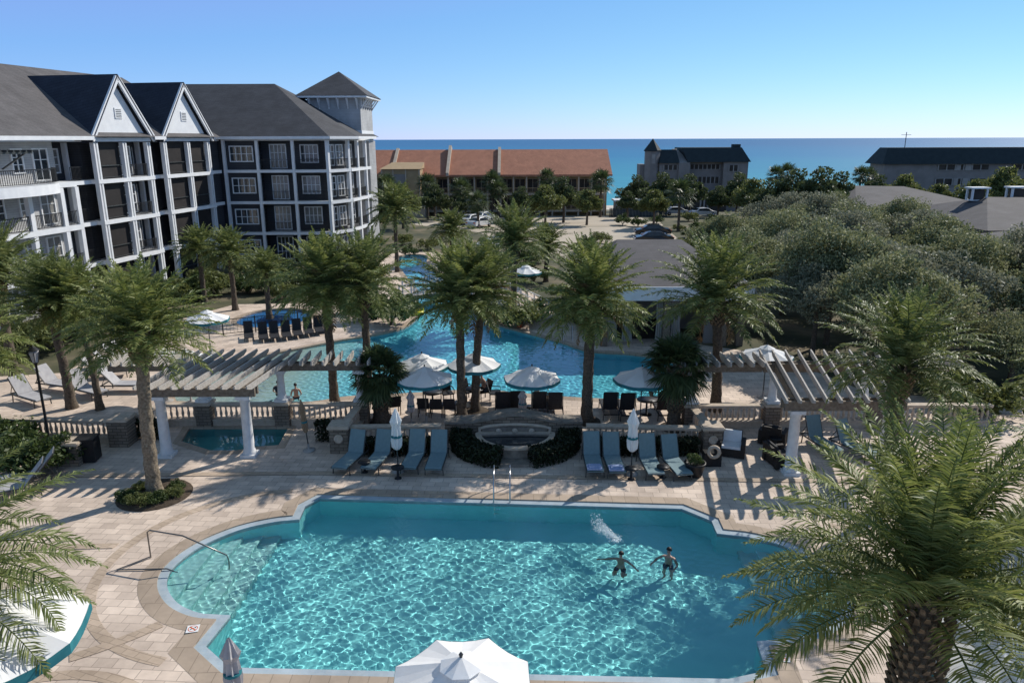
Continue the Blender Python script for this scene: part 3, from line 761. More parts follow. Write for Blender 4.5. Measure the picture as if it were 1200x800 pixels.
for i in range(nb+1):
    x = -22+ (OX1-1.2+22)*i/nb
    mb = MB(); mb.box(x-.13,x+.13,OY-.2,OY+.15,zb,OZE-.32); mb.build('column', M['tan_trim'], O, True)
    if i < nb:
        for lv in range(2):
            z = OZE-2.85*(lv+1)
            w = (OX1-1.2+22)/nb
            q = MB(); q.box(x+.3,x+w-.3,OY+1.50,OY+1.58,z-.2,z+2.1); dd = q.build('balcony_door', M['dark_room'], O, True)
            q = MB(); q.box(x+w*.5-.04,x+w*.5+.04,OY+1.44,OY+1.49,z-.2,z+2.1); q.box(x+.3,x+w-.3,OY+1.44,OY+1.488,z+2.0,z+2.1); q.build('frame', M['tan_trim'], dd, True)
            q = MB(); q.box(x+.14,x+w-.14,OY-.04,OY+.04,z+.52,z+.62); q.box(x+.14,x+w-.14,OY-.03,OY+.03,z-.2,z-.12)
            for j in range(9): xx = x+.2+(w-.4)*j/8; q.box(xx-.02,xx+.02,OY-.02,OY+.02,z-.12,z+.52)
            q.build('railing', M['tan_wall'], O, True)
for x, ex_ in ((-20.3,-.2),(-10.9,.25),(-2.1,-.05)):
    mb = MB()
    pr = [(OY-.9,OZE-.2),(OY-.9,OZE+.35),(OY+7.2,OZR+ex_+.5),(OY+8.2,OZR+ex_),(OY+8.2,OZE-.2)]
    mb._add([(x-.25,a,b) for a,b in pr]+[(x+.25,a,b) for a,b in pr], [(4,3,2,1,0),(5,6,7,8,9)]+[(i,(i+1)%5,(i+1)%5+5,i+5) for i in range(5)])
    mb.build('party_wall', M['tan_trim'], O, True)
# projecting stair tower
mb = MB(); mb.box(-21.6,-15.2,126.6,131,zb,7.2); st_ = mb.build('stair_tower', M['tan_wall'], O, True)
mb = MB(); mb._add([(-21.9,126.2,7.25),(-15.0,126.2,7.25),(-15.0,131.4,7.25),(-21.9,131.4,7.25),(-20.5,131.4,8.2),(-15.0,131.4,8.2)],[(0,1,5,4),(1,2,5),(0,4,3),(3,4,5,2),(3,2,1,0)]); mb.build('roof', M['tan_wall'], st_, True)
mb = MB(); mb.box(-19.6,-17.7,126.5,126.58,2.2,6.4); mb.build('louvre_panel', M['grey_stucco'], st_, True)
mb = MB()
for x in (-21.55,-19.7,-17.6,-15.35): mb.box(x-.1,x+.1,126.44,126.49,zb,7.2)
mb.build('pilaster', M['tan_trim'], st_, True)
mb = MB(); mb.box(-19.4,-14.4,124.4,126.4,zb,1.2); mb.build('porch', M['tan_trim'], O, True)

# ---- grey condominium with a turret
G = thing('condominium', 'grey condominium with pointed corner turret in front of the sea', 'building', (41, 176, zground(0,175)))
gz = zground(0,175)-1
def gpx(px, Y): return (px-600)/FOC*Y*.972
def gbox(name, mat, x0, x1, y0, y1, z0, z1, par=None): q = MB(); q.box(x0,x1,y0,y1,z0,z1); return q.build(name, M[mat], par or G, True)
gbox('wall', 'grey_stucco', 33.0, 39.6, 170, 182, gz, 6.9)
gbox('wall', 'grey_stucco', 39.6, 47.4, 171.6, 182, gz, 6.9)
gbox('wall', 'grey_stucco', 47.4, 52.9, 170.2, 182, gz, 6.9)
gbox('wall', 'grey_stucco', 37.2, 39.7, 169.4, 171, gz, 6.8)
# the gable parapet between the two roofs
mb = MB(); mb._add([(37.2,169.7,6.8),(39.75,169.7,6.8),(38.0,176,9.7),(36.9,176,9.7),(37.2,182,6.8),(39.75,182,6.8)],[(0,1,2,3),(1,5,2),(0,3,4),(3,2,5,4),(0,4,5,1)]); mb.build('parapet', M['grey_stucco'], G, True)
mb = MB(); mb._add([(32.8,169.4,6.7),(37.4,169.4,6.7),(37.0,172.0,9.6),(33.6,172.0,9.6),(32.8,182.6,6.7),(37.4,182.6,6.7)],[(0,1,2,3),(3,2,5,4),(0,3,4),(1,5,2),(0,4,5,1)]); mb.build('roof', M['green_roof'], G, True)
mb = MB(); mb._add([(39.2,169.6,6.9),(53.3,169.6,6.9),(51.8,172.3,10.0),(38.4,172.3,10.0),(39.2,182.6,6.9),(53.3,182.6,6.9),(38.4,180.5,10.0),(51.8,180.5,10.0)],[(0,1,2,3),(3,2,7,6),(6,7,5,4),(0,3,6,4),(1,5,7,2),(0,4,5,1)]); mb.build('roof', M['green_roof'], G, True)
gbox('roof_cap', 'green_roof', 49.9, 51.6, 172.6, 174.2, 9.9, 10.7)
mb = MB(); mb.lathe([(1.75,gz),(1.75,9.3)], (31.6,171.5,0), 8, False, R(22.5)); tw = mb.build('turret', M['grey_stucco'], G, True)
mb = MB(); mb.lathe([(1.98,9.25),(1.98,9.45),(.02,12.0)], (31.6,171.5,0), 8, False, R(22.5)); mb.build('turret_roof', M['green_roof'], tw, True)
gbox('turret_window', 'concrete', 31.2, 32.0, 169.83, 169.88, 6.6, 8.6, tw)
gbox('wall', 'grey_stucco', 29.0, 30.2, 172, 176, gz, 6.4)
for (x0, x1, z0, z1, y) in ((34.0,37.0,5.2,6.3,169.98),(40.2,46.9,5.3,6.3,171.58),(40.2,46.9,2.2,3.6,171.58),(40.2,46.9,-2.4,.2,171.58),(48.6,50.6,4.9,6.2,170.18),(34,36.5,2.2,3.4,169.98)):
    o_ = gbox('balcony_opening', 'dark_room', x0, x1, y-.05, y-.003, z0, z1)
    q = MB()
    n = int((x1-x0)/.9)
    for i in range(n+1): xx = x0+(x1-x0)*i/n; q.box(xx-.1,xx+.1,y-.16,y-.06,z0,z1)
    q.box(x0,x1,y-.155,y-.065,z0-.12,z0-.002); q.build('frame', M['concrete'], o_, True)
gbox('entrance_porch', 'dark_room', 39.0, 48.0, 168.2, 171.5, gz, .4)
q = MB()
for x in (42.2,43.0,43.8): q.box(x-.16,x+.16,167.9,168.15,gz,.0)
q.bar((41.6,168.0,-.2),(43.2,168.0,1.0),.2,.25); q.bar((44.8,168.0,-.2),(43.2,168.0,1.0),.2,.25); q.build('porch_frame', M['concrete'], G, True)

# ---- long grey condominium on the far right
K = thing('condominium', 'long grey condominium with plain dark roof at the far right', 'building', (100, 176, zground(0,176)))
def kbox(name, mat, x0, x1, y0, y1, z0, z1, par=None): q = MB(); q.box(x0,x1,y0,y1,z0,z1); return q.build(name, M[mat], par or K, True)
kbox('wall', 'grey_stucco', 83.3, 140, 170, 177, gz, 6.4)
mb = MB(); mb._add([(82.4,169.2,6.3),(141,169.2,6.3),(139,171.9,9.85),(84.4,171.9,9.85),(82.4,178,6.3),(141,178,6.3),(84.4,175.6,9.85),(139,175.6,9.85)],[(0,1,2,3),(3,2,7,6),(6,7,5,4),(0,3,6,4),(1,5,7,2),(0,4,5,1)]); mb.build('roof', M['green_roof'], K, True)
for (x0, x1, z0, z1) in ((95.2,106.5,5.0,6.15),(95,106.5,1.7,3.1),(95,106.5,-1.2,.2),(112,118,5.0,6.15),(112,118,1.7,3.1),(86,88.5,2.0,3.0)):
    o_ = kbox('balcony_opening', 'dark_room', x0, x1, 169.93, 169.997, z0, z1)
    q = MB()
    for xx in np.arange(x0+.01, x1+.1, 1.9): q.box(xx-.12,xx+.12,169.8,169.92,z0,z1)
    q.box(x0,x1,169.79,169.925,z1+.003,z1+.12); q.box(x0,x1,169.79,169.925,z0-.12,z0-.003)
    if x1-x0 > 8: q.box(x0+4,x0+5,169.78,169.9,z0,z1); q.box(x0+6,x0+7.4,169.77,169.91,z0,z1)
    q.build('frame', M['concrete'], o_, True)
q = MB(); q.cbox((89,173.5,11),(.12,.12,4.4)); q.bar((87.9,173.5,12.6),(90.1,173.5,12.6),.08,.08); q.build('aerial', M['frame_grey'], K, True)

# ---- pool bar with grey roof, right of the lagoon
Bq = thing('pool_bar', 'low open pool bar with grey roof and white fascia behind the palms', 'pool bar', (10, 48, 0))
bx0, bx1, by0, by1 = 5.0, 14.2, 42.6, 54.5
mb = MB(); mb._add([(bx0,by0,3.62),(bx1,by0,3.62),(bx1,by1,3.62),(bx0,by1,3.62),(bx0+2.6,by1-1.0,5.0),(bx1-2,by1-1.0,5.0)],[(0,1,5,4),(1,2,5),(2,3,4,5),(3,0,4),(3,2,1,0)]); mb.build('roof', M['shingle_pale'], Bq, True)
mb = MB(); mb.box(bx0-.06,bx1+.06,by0-.08,by0-.003,2.85,3.66); mb.box(bx0-.08,bx0-.003,by0-.08,by1,2.85,3.66); mb.box(bx1+.003,bx1+.08,by0-.08,by1,2.85,3.66); mb.build('fascia', M['trim'], Bq, True)
mb = MB(); mb.box(bx0+1,bx1-.4,by0+4.5,by1-.5,0,3.5); mb.build('wall', M['grey_stucco'], Bq, True)
mb = MB(); mb.box(bx0+1.2,bx1-5,by0+2.0,by0+2.6,0,1.05); mb.box(bx0+1.0,bx1-4.8,by0+1.8,by0+2.75,1.06,1.13); mb.build('counter', M['dark_wicker'], Bq, True)
for x in (bx0+.5, bx0+4.2, bx0+7.6, bx1-.6): q = MB(); q.box(x-.2,x+.2,by0+.2,by0+.6,0,3.6); q.build('column', M['grey_wood'], Bq, True)
mb = MB(); mb.box(11.6,12.9,by0+.9,by0+1.1,0,3.4); mb.build('screen_wall', M['grey_stucco'], Bq, True)
for i, x in enumerate((6.0,6.9,8.9,9.8)):
    mb = MB()
    n = 8
    pts = [(x+.05*math.sin(j*2.3), by0+.55+.04*math.cos(j*1.7)) for j in range(n)]
    for j in range(n): mb.tube([(x-.28+j*.08,by0+.5+.05*(j%2),2.85),(x-.22+j*.06,by0+.5+.05*(j%2),1.4),(x-.28+j*.08,by0+.5+.05*(j%2),.25)], .045, 5)
    mb.build('curtain', M['concrete'], Bq, True)

# ---- low neighbouring houses behind the scrub oaks
def low_house(label, x0, x1, y0, y1, ze, zr, mat, ridge):
    t = thing('low_house', label, 'house', ((x0+x1)/2, (y0+y1)/2, 0))
    mb = MB(); mb.box(x0+.8,x1-.8,y0+.8,y1-.8,0,ze); mb.build('wall', M['charcoal'], t, True)
    a, b = ridge
    mb = MB(); c = [(x0,y0,ze+.02),(x1,y0,ze+.02),(x1,y1,ze+.02),(x0,y1,ze+.02)]; ra, rb = (*a,zr), (*b,zr)
    mb.quad(c[0],c[1],rb,ra); mb.quad(c[1],c[2],rb); mb.quad(c[2],c[3],ra,rb); mb.quad(c[3],c[0],ra); mb.quad(*c[::-1]); mb.build('roof', M[mat], t, True)
    mb = MB(); mb.bar((x0,y0-.05,ze-.1),(x1,y0-.05,ze-.1),.08,.22); mb.bar((x0-.05,y0,ze-.1),(x0-.05,y1,ze-.1),.08,.22); mb.build('fascia', M['grey_wood'], t, True)
    return t
h1 = low_house('low house with broad grey hip roof carrying two white chimney boxes', 46, 72, 72, 92, 3.3, 5.6, 'shingle_pale', ((53,84),(64,82)))
for x, y in ((52.0,84.3),(57.0,85.2)):
    mb = MB(); mb.box(x-.9,x+.9,y-.6,y+.6,5.2,5.3)
    for dx in (-.8,.8):
        for dy in (-.5,.5): mb.box(x+dx-.1,x+dx+.1,y+dy-.1,y+dy+.1,5.3,6.5)
    mb.box(x-1.05,x+1.05,y-.75,y+.75,6.5,6.66); c_ = mb.build('chimney', M['trim'], h1, True)
    mb = MB(); mb.box(x-.6,x+.6,y-.4,y+.4,5.3,6.4); mb.build('flue', M['dark_room'], c_, True)
low_house('lower grey shingled roof in front, partly hidden by scrub oaks', 40, 62, 60, 70, 2.9, 4.3, 'shingle_brown', ((46,65.5),(56,65.5)))
low_house('distant weathered grey roof behind the scrub oaks near two palms', 44, 62, 96, 118, 3.4, 5.3, 'shingle_pale', ((50,110),(56,108)))

# ---- small white service hut and fence by the car park
t = thing('service_hut', 'small flat white hut between the orange building and grey condominium', 'hut', (20.5, 128, zground(20,128)))
z0 = zground(20,128)
mb = MB(); mb.box(17.6,24.6,127,130,z0,z0+2.5); mb.build('wall', M['concrete'], t, True)
mb = MB(); mb.box(17.3,24.9,126.6,130.3,z0+2.52,z0+2.8); mb.build('roof', M['trim'], t, True)
for x in (18.6, 21.0): mb = MB(); mb.box(x,x+1.0,126.93,126.99,z0,z0+2.0); mb.build('door', M['grey_stucco'], t, True)
mb = MB()
for i in range(40): mb.box(16.2+i*.24,16.36+i*.24,124.0,124.06,z0,z0+1.7)
mb.box(16.2,25.8,124.07,124.12,z0+.3,z0+.4); mb.box(16.2,25.8,124.07,124.12,z0+1.3,z0+1.4)
f_ = mb.build('screen_fence', M['green_roof']); tag(f_, 'dark green screen fence in front of the white hut', 'fence')
# ------------------------------------------------------------------ vegetation
def nrm(a): return a/np.maximum(np.linalg.norm(a, axis=-1, keepdims=True), 1e-9)
class Leaves:
    def __init__(s): s.V = []; s.F = []; s.n = 0
    def add(s, V, F):
        V = np.asarray(V).reshape(-1, 3); s.V.append(V); s.F.append(np.asarray(F)+s.n); s.n += len(V)
    def strips(s, base, mid, tip, wv, w0=.6, w1=1.0, w2=.12):
        """two-quad blades; base, mid, tip, wv are (N,3); wv half-width vector"""
        n = len(base)
        V = np.stack([base-wv*w0, base+wv*w0, mid-wv*w1, mid+wv*w1, tip-wv*w2, tip+wv*w2], 1)
        k = np.arange(n)[:,None]*6
        F = np.concatenate([k+np.array([[0,1,3,2]]), k+np.array([[2,3,5,4]])], 0)
        s.add(V, F)
    def quads(s, c, u, v):
        n = len(c); V = np.stack([c-u, c-v*.9, c+u, c+v*.9], 1); k = np.arange(n)[:,None]*4
        s.add(V, k+np.array([[0,1,2,3]]))
    def mesh(s, name, mat): return np_mesh(name, np.concatenate(s.V), np.concatenate(s.F), mat)

def frond(L, az, e0, bend, length, nl, ll, w, rng, base=(0,0,0), twist=0.0, plum=.5):
    """one feather frond; leaflets along an arching midrib"""
    n = 22; t = np.linspace(0, 1, n)
    ang = e0 - bend*t**1.35
    ds = length/(n-1)
    x = np.concatenate([[0], np.cumsum(np.cos(ang[:-1])*ds)]); z = np.concatenate([[0], np.cumsum(np.sin(ang[:-1])*ds)])
    side = twist*t**2*length*.25
    ca, sa = math.cos(az), math.sin(az)
    P = np.stack([x*ca - side*sa, x*sa + side*ca, z], -1) + np.array(base)
    T = nrm(np.gradient(P, axis=0)); Sv = nrm(np.stack([-T[:,1], T[:,0], np.zeros(n)], -1)); Nv = np.cross(T, Sv); Nv[Nv[:,2] < -2] *= -1
    # midrib
    r = (.028*(1-t*.85))[:,None]*max(1, w/.035)
    ring = np.stack([P+Sv*r, P+Nv*r, P-Sv*r], 1).reshape(-1, 3)
    i = np.arange(n-1)[:,None]*3
    L.add(ring, np.concatenate([i+np.array([[0,1,4,3]]), i+np.array([[1,2,5,4]]), i+np.array([[2,0,3,5]])], 0))
    tt = np.linspace(.13, .995, nl)
    for sg in (-1, 1):
        tq = np.clip(tt + rng.uniform(-.5,.5,nl)/nl, .1, 1)
        f = tq*(n-1); i0 = np.clip(f.astype(int), 0, n-2); fr = (f-i0)[:,None]
        lerp = lambda A: A[i0]*(1-fr)+A[i0+1]*fr
        p, tg, sv, nv = lerp(P), nrm(lerp(T)), nrm(lerp(Sv)), nrm(lerp(Nv))
        prof = np.clip(np.minimum(.45+tq*2.2, 1.0)*np.minimum(1.0, (1.03-tq)*2.6), .15, 1)
        l = (ll*prof*rng.uniform(.85,1.1,nl))[:,None]
        up = rng.uniform(-plum, plum, nl)[:,None] + .18
        fw = (.35+.75*tq**2)[:,None]
        d = nrm(sv*sg + tg*fw + nv*up)
        mid = p + d*l*.5; tip = p + d*l + np.array([0,0,-1])*l*(.10+.22*rng.random((nl,1)))
        wv = nrm(np.cross(d, nv*.6+sv*.25*sg+rng.normal(0,.35,(nl,3))))*(w*.5)
        L.strips(p, mid, tip, wv)
    return P[-1]

def date_crown(name, nf, length, nl, ll, w, seed, low=-20, mat=None, plum=.3, arch=(26, 64), gap=None):
    """fountain of arching fronds: upright in the middle, the outer ones bowing over"""
    rng = np.random.default_rng(seed); L = Leaves()
    for k in range(nf):
        u = (k+.5)/nf
        az = k*2.399963 + rng.uniform(-.3,.3)
        if gap is not None and u > .62 and abs((az-gap+math.pi) % (2*math.pi)-math.pi) < .45: continue
        e0 = R(87 - (87-low)*u**1.12) + rng.uniform(-.12,.12)
        bend = R(arch[0]+(arch[1]-arch[0])*math.sin(math.pi*min(.62,u*.75)/1.24)) * rng.uniform(.75,1.25)
        ln = length*(.84+.18*math.sin(math.pi*min(1,.1+u*.75)))*rng.uniform(.88,1.08)
        r0 = .08+.12*u
        frond(L, az, e0, bend, ln, nl, ll, w, rng, (r0*math.cos(az), r0*math.sin(az), .35-.6*u), rng.uniform(-.7,.7), plum)
    return L.mesh(name, mat or M['palm_leaf'])

def palm_trunk_mesh(name, h, r0, r1, lean=(0,0), boots=True, hi=False, mat=None):
    """ringed, slightly bulging trunk with a diamond pattern of old leaf scars"""
    seg = 28 if hi else 18; nz = int(h/(.05 if hi else .085))
    V = []; F = []
    for i in range(nz+1):
        t = i/nz; z = h*t
        r = r0 + (r1-r0)*t + .10*math.exp(-t*h/.35)*r0/.22
        for k in range(seg):
            a = 2*math.pi*k/seg
            ph = z/.13
            pat = abs(math.sin(a*4+ph))*abs(math.sin(a*4-ph))
            rr = r*(1+(.11 if hi else .09)*(pat-.4)) + .012*math.sin(z*9+a)
            V.append((lean[0]*t*t+rr*math.cos(a), lean[1]*t*t+rr*math.sin(a), z))
    for i in range(nz):
        for k in range(seg): F.append((i*seg+k, i*seg+(k+1)%seg, (i+1)*seg+(k+1)%seg, (i+1)*seg+k))
    return np_mesh(name, V, F, mat or M['palm_bark'], True)

def boots_mesh(name, h0, h1, r, seed, n=120, size=.17, lean=(0,0), H_=1.0):
    """cut leaf bases spiralling round the top of the trunk"""
    rng = np.random.default_rng(seed); mb = MB()
    for k in range(n):
        t = k/n; z = h0+(h1-h0)*t; a = k*2.399963
        rr = r*(1+.45*math.sin(math.pi*min(1,t*1.0)*.75))
        c, s_ = math.cos(a), math.sin(a); q = z/H_
        m = Matrix.Translation((lean[0]*q*q+c*rr, lean[1]*q*q+s_*rr, z)) @ Matrix.Rotation(a, 4, 'Z') @ Matrix.Rotation(R(-52+rng.uniform(-10,10)), 4, 'Y')
        l, w_ = size*rng.uniform(.8,1.2), size*.62
        vs = [(-l*.3,-w_*.55,-.03),(-l*.3,w_*.55,-.03),(l*.75,w_*.28,-.012),(l*.75,-w_*.28,-.012),(-l*.3,-w_*.3,.045),(-l*.3,w_*.3,.045),(l*.72,w_*.2,.03),(l*.72,-w_*.2,.03)]
        mb._add([m @ Vector(v) for v in vs], [(0,1,2,3),(7,6,5,4),(0,4,5,1),(1,5,6,2),(2,6,7,3),(3,7,4,0)])
    return mb.mesh(name, M['boot'])

def root_skirt(r=.55, n=260, seed=1, mat='shrub_leaf', h=.35):
    rng = np.random.default_rng(seed); L = Leaves()
    a = rng.uniform(0, 6.28, n); rr = r*np.sqrt(rng.uniform(.1,1,n)); c = np.stack([rr*np.cos(a), rr*np.sin(a), rng.uniform(.03,h,n)*(1.15-rr/r)], -1)
    u = nrm(rng.normal(0,1,(n,3))+[0,0,.8]); v = nrm(np.cross(u, rng.normal(0,1,(n,3))))
    L.quads(c, u*.09, v*.05); return L.mesh('ground_cover', M[mat])

# three crowns of date palms, shared by the middle-distance palms
CROWN = [date_crown('date_crown', (104,92,116,84)[i], (2.6,2.7,2.5,2.75)[i], 48, .40, .040, 21+i, low=(-16,-6,-26,-12)[i], mat=M['palm_leaf' if i % 2 == 0 else 'palm_leaf_old'], plum=.32, arch=((22,50),(26,58),(20,46),(28,64))[i]) for i in range(4)]
DEAD = date_crown('dead_fronds', 11, 1.7, 30, .30, .04, 70, low=-62, mat=M['dead_leaf'], plum=.3, arch=(60,60))
FAR_CROWN = [date_crown('far_crown', 80, 2.6, 26, .48, .075, 31+i, low=-16, mat=M['palm_leaf_old'], plum=.35) for i in range(2)]

def date_palm(label, base, h, crown, s=1.0, r=.21, lean=(0,0), rz=0, far=False, group=None, boots=True, bed=True, hi=False, dead=False):
    t = thing('date_palm', label, 'palm tree', (base[0], base[1], zground(base[0], base[1]) if base[1] > 105 else 0), 0, group)
    link_mesh('trunk', palm_trunk_mesh('trunk', h, r*.95, r*.80, lean, hi=hi, mat=M['palm_bark_pale'] if hi else None), t)
    if dead: o = link_mesh('dead_fronds', DEAD, t); o.location = (lean[0], lean[1], h-.25); o.rotation_euler = (0,0,rz*2+1)
    c = link_mesh('crown', crown, t); c.location = (lean[0], lean[1], h+.05); c.rotation_euler = (0,0,rz); c.scale = (s,s,s)
    if boots:
        b = link_mesh('leaf_boots', boots_mesh('leaf_boots', h-.95, h+.15, r*1.05, int(abs(base[0])*10)+3, 90 if not hi else 150, .16 if not hi else .2, lean, h), t)
    return t
# measured: base on the ground, crown height
date_palm('date palm rising from a shrub ring left of the big pool', gp(181,578), 5.75, CROWN[0], .98, .24, (.15,.25), .4, hi=True)
date_palm('date palm with slim trunk left of the shrub ringed palm, behind the left balustrade', gp(84,476), 4.8, CROWN[1], .95, .22, (-.4,.2), 1.3)
date_palm('thin trunked date palm close beside the left balustrade corner', gp(117,478), 5.0, CROWN[2], .82, .16, (-.5,.3), 2.1)
date_palm('left one of two date palms standing beside the shallow beach entry', gp(392,472), 5.55, CROWN[2], 1.0, .21, (-.15,.1), 2.6, dead=True)
date_palm('right one of two date palms standing beside the shallow beach entry', gp(433,468), 5.45, CROWN[3], 1.0, .2, (-.05,.2), .9)
date_palm('left one of the twin date palms before the lagoon umbrellas', gp(541,490), 5.4, CROWN[0], 1.0, .21, (0,0), 3.6)
date_palm('right one of the twin date palms before the lagoon umbrellas', gp(557,482), 5.5, CROWN[3], .95, .2, (.45,0), 5.0, dead=True)
date_palm('stout date palm behind the fountain wall, to its right', gp(687,494), 5.35, CROWN[2], 1.08, .25, (.1,0), .2, dead=True)
date_palm('tall date palm beside the right end of the footbridge', gp(602,374), 5.2, CROWN[1], 1.08, .24, (.1,0), 1.9)
date_palm('date palm in front of the pool bar and right pergola', gp(838,482), 4.95, CROWN[1], 1.18, .24, (-.25,.2), 4.2, dead=True)
date_palm('date palm standing right in front of the right pergola, its trunk crossing the beam', (12.3,22.4,0), 4.95, CROWN[3], .98, .24, (.1,.1), 3.0)
# foreground palms with finer leaflets
BIG = date_crown('large_crown', 96, 3.2, 74, .46, .030, 77, low=-14, mat=M['palm_leaf'], plum=.28, arch=(22,56), gap=R(-122)-1.0)
t = date_palm('huge foreground date palm with scaly trunk overhanging the pool edge', (6.75, 10.55), 4.8, BIG, 1.0, .28, (0,0), 1.0, hi=True, boots=False)
link_mesh('leaf_boots', boots_mesh('leaf_boots', 1.9, 5.0, .27, 9, 340, .165, (0,0), 4.85), t)
BIG2 = date_crown('large_crown', 70, 3.1, 64, .45, .031, 78, low=-30, mat=M['palm_leaf_old'], plum=.28, arch=(24,66))
date_palm('foreground date palm leaning in at the lower left corner', (-10.7, 11.9), 4.45, BIG2, 1.0, .3, (0,0), .3, hi=True)
date_palm('date palm at the right edge, behind the huge foreground palm', (13.9, 15.4), 4.4, BIG2, .95, .26, (0,0), 2.2)
date_palm('yellow green date palm reaching in from the right edge beyond the pergola', (18.9, 22.6), 4.3, CROWN[2], 1.0, .24, (0,0), 1.2)
date_palm('yellow green date palm reaching in at the left edge by the lamp post', (-20.6, 26.2), 4.7, CROWN[0], 1.15, .24, (0,0), 5.1)
date_palm('dark leafed date palm at the left edge below the hotel balconies', (-26.0, 37.0), 5.2, CROWN[1], 1.1, .24, (0,0), 2.7)

# palms of the middle ground
for lab, px, base, h, s in (
    ('date palm by the lagoon channel in front of the hotel tower', (466,318), None, 5.6, 1.1),
    ('short bushy date palm behind the twin palms, left of the footbridge palm', (530,306), None, 3.0, .95),
    ('pale date palm leaning right of the footbridge palm', (640,330), None, 3.0, .85),
    ('date palm in front of the hotel, tallest of the courtyard group', (276,362), None, 4.0, .85),
    ('slim date palm standing by the blue wading pool', (316,372), None, 3.2, .7),
    ('low date palm in the courtyard beneath the second hotel wing', (240,352), None, 3.9, .8)):
    b = gp(*px); date_palm(lab, b, h, FAR_CROWN[int(b.x*10) % 2], s, .2, (0,0), b.x, boots=False)
date_palm('date palm left of the orange condominium tower', (-22.5, 96), 6.2, FAR_CROWN[0], 1.1, .2, (0,0), 1, boots=False)

# ---- fan palms
def fan_crown(name, nf, size, seed, mat, seg=26):
    rng = np.random.default_rng(seed); L = Leaves()
    for k in range(nf):
        u = (k+.5)/nf; az = k*2.399963+rng.uniform(-.3,.3); el = R(80-130*u)+rng.uniform(-.15,.15)
        d = np.array([math.cos(az)*math.cos(el), math.sin(az)*math.cos(el), math.sin(el)])
        st = size*rng.uniform(.42,.58); c = d*st + np.array([0,0,-.12*st*u])
        s = nrm(np.cross(d, [0,0,1.0])); nv = np.cross(s, d)
        tube = np.stack([d*.05+s*.015, d*.05-s*.015, c-s*.010, c+s*.010]); L.add(tube, np.array([[0,1,2,3]]))
        an = np.linspace(-R(118), R(118), seg)+rng.uniform(-.04,.04,seg)
        ln = size*(.58-.14*(np.abs(an)/R(118))**2)*rng.uniform(.88,1.08,seg)
        dd = nrm(d[None]*np.cos(an)[:,None] + s[None]*np.sin(an)[:,None] + nv[None]*(.14*np.cos(an*2))[:,None])
        base = np.repeat(c[None], seg, 0); mid = base+dd*(ln*.6)[:,None]; tip = base+dd*ln[:,None]+np.array([0,0,-1])*(ln*.24)[:,None]*rng.uniform(.5,1.4,(seg,1))
        wv = nrm(np.cross(dd, nv[None]+rng.normal(0,.25,(seg,3))))*(size*.030)
        L.strips(base, mid, tip, wv, .35, 1.0, .1)
    return L.mesh(name, mat)
FAN = [fan_crown('fan_crown', 46, 1.45, 51+i, M['fan_leaf']) for i in range(2)]
FAN_FAR = [fan_crown('far_fan_crown', 34, 1.5, 61+i, M['fan_leaf'], 14) for i in range(2)]
def fan_palm(label, base, h, r, s, i, far=False, rz=0, group=None):
    t = thing('cabbage_palm', label, 'palm tree', (base[0], base[1], zground(base[0], base[1]) if base[1] > 105 else 0), 0, group)
    link_mesh('trunk', palm_trunk_mesh('trunk', h, r*1.05, r, mat=M['palm_bark'], hi=not far), t)
    if not far: link_mesh('leaf_boots', boots_mesh('leaf_boots', h*.25, h, r*.98, int(base[0])+40, 130, .17, (0,0), h), t)
    c = link_mesh('crown', (FAN_FAR if far else FAN)[i], t); c.location = (0,0,h+.1); c.scale = (s,s,s); c.rotation_euler = (0,0,rz)
    return t
fan_palm('short cabbage palm with shaggy lattice trunk near the shallow beach entry', gp(447,494), 2.15, .29, .98, 0)
fan_palm('short cabbage palm before the rightmost lagoon umbrella', gp(789,502), 2.7, .25, 1.05, 1)
for lab, x, y, h, s in (
    ('left of two small fan palms against the sea behind the scrub oaks', 912, 150, 7.2, 1.5), ('right of two small fan palms against the sea behind the scrub oaks', 925, 152, 7.6, 1.6),
    ('left of two fan palms at the corner of the far right condominium', 1012, 160, 7.4, 1.6), ('right of two fan palms at the corner of the far right condominium', 1021, 162, 7.2, 1.7),
    ('round headed fan palm on the car park verge right of the black cars', 800, 100, 4.9, 1.5), ('fan palm in front of the orange condominium, third column from its left end', 540, 122, 4.6, 1.5),
    ('dark fan palm against the right end of the orange condominium', 706, 124, 5.6, 1.6), ('fan palm before the middle of the orange condominium balconies', 584, 124, 4.4, 1.4),
    ('fan palm rising before the second party wall of the orange condominium', 577, 126.5, 5.8, 1.4), ('dark fan palm on the right half of the orange condominium', 642, 126, 6.2, 1.3),
    ('fan palm at the foot of the tan stair tower', 500, 121, 5.4, 1.4), ('fan palm left of the tan stair tower', 452, 118, 5.2, 1.5), ('small fan palm behind the footbridge palm near the driveway', 560, 104, 3.4, 1.3)):
    fan_palm(lab, ((x-600)/FOC*y*.972, y), h, .17, s, int(x) % 2, True, x)

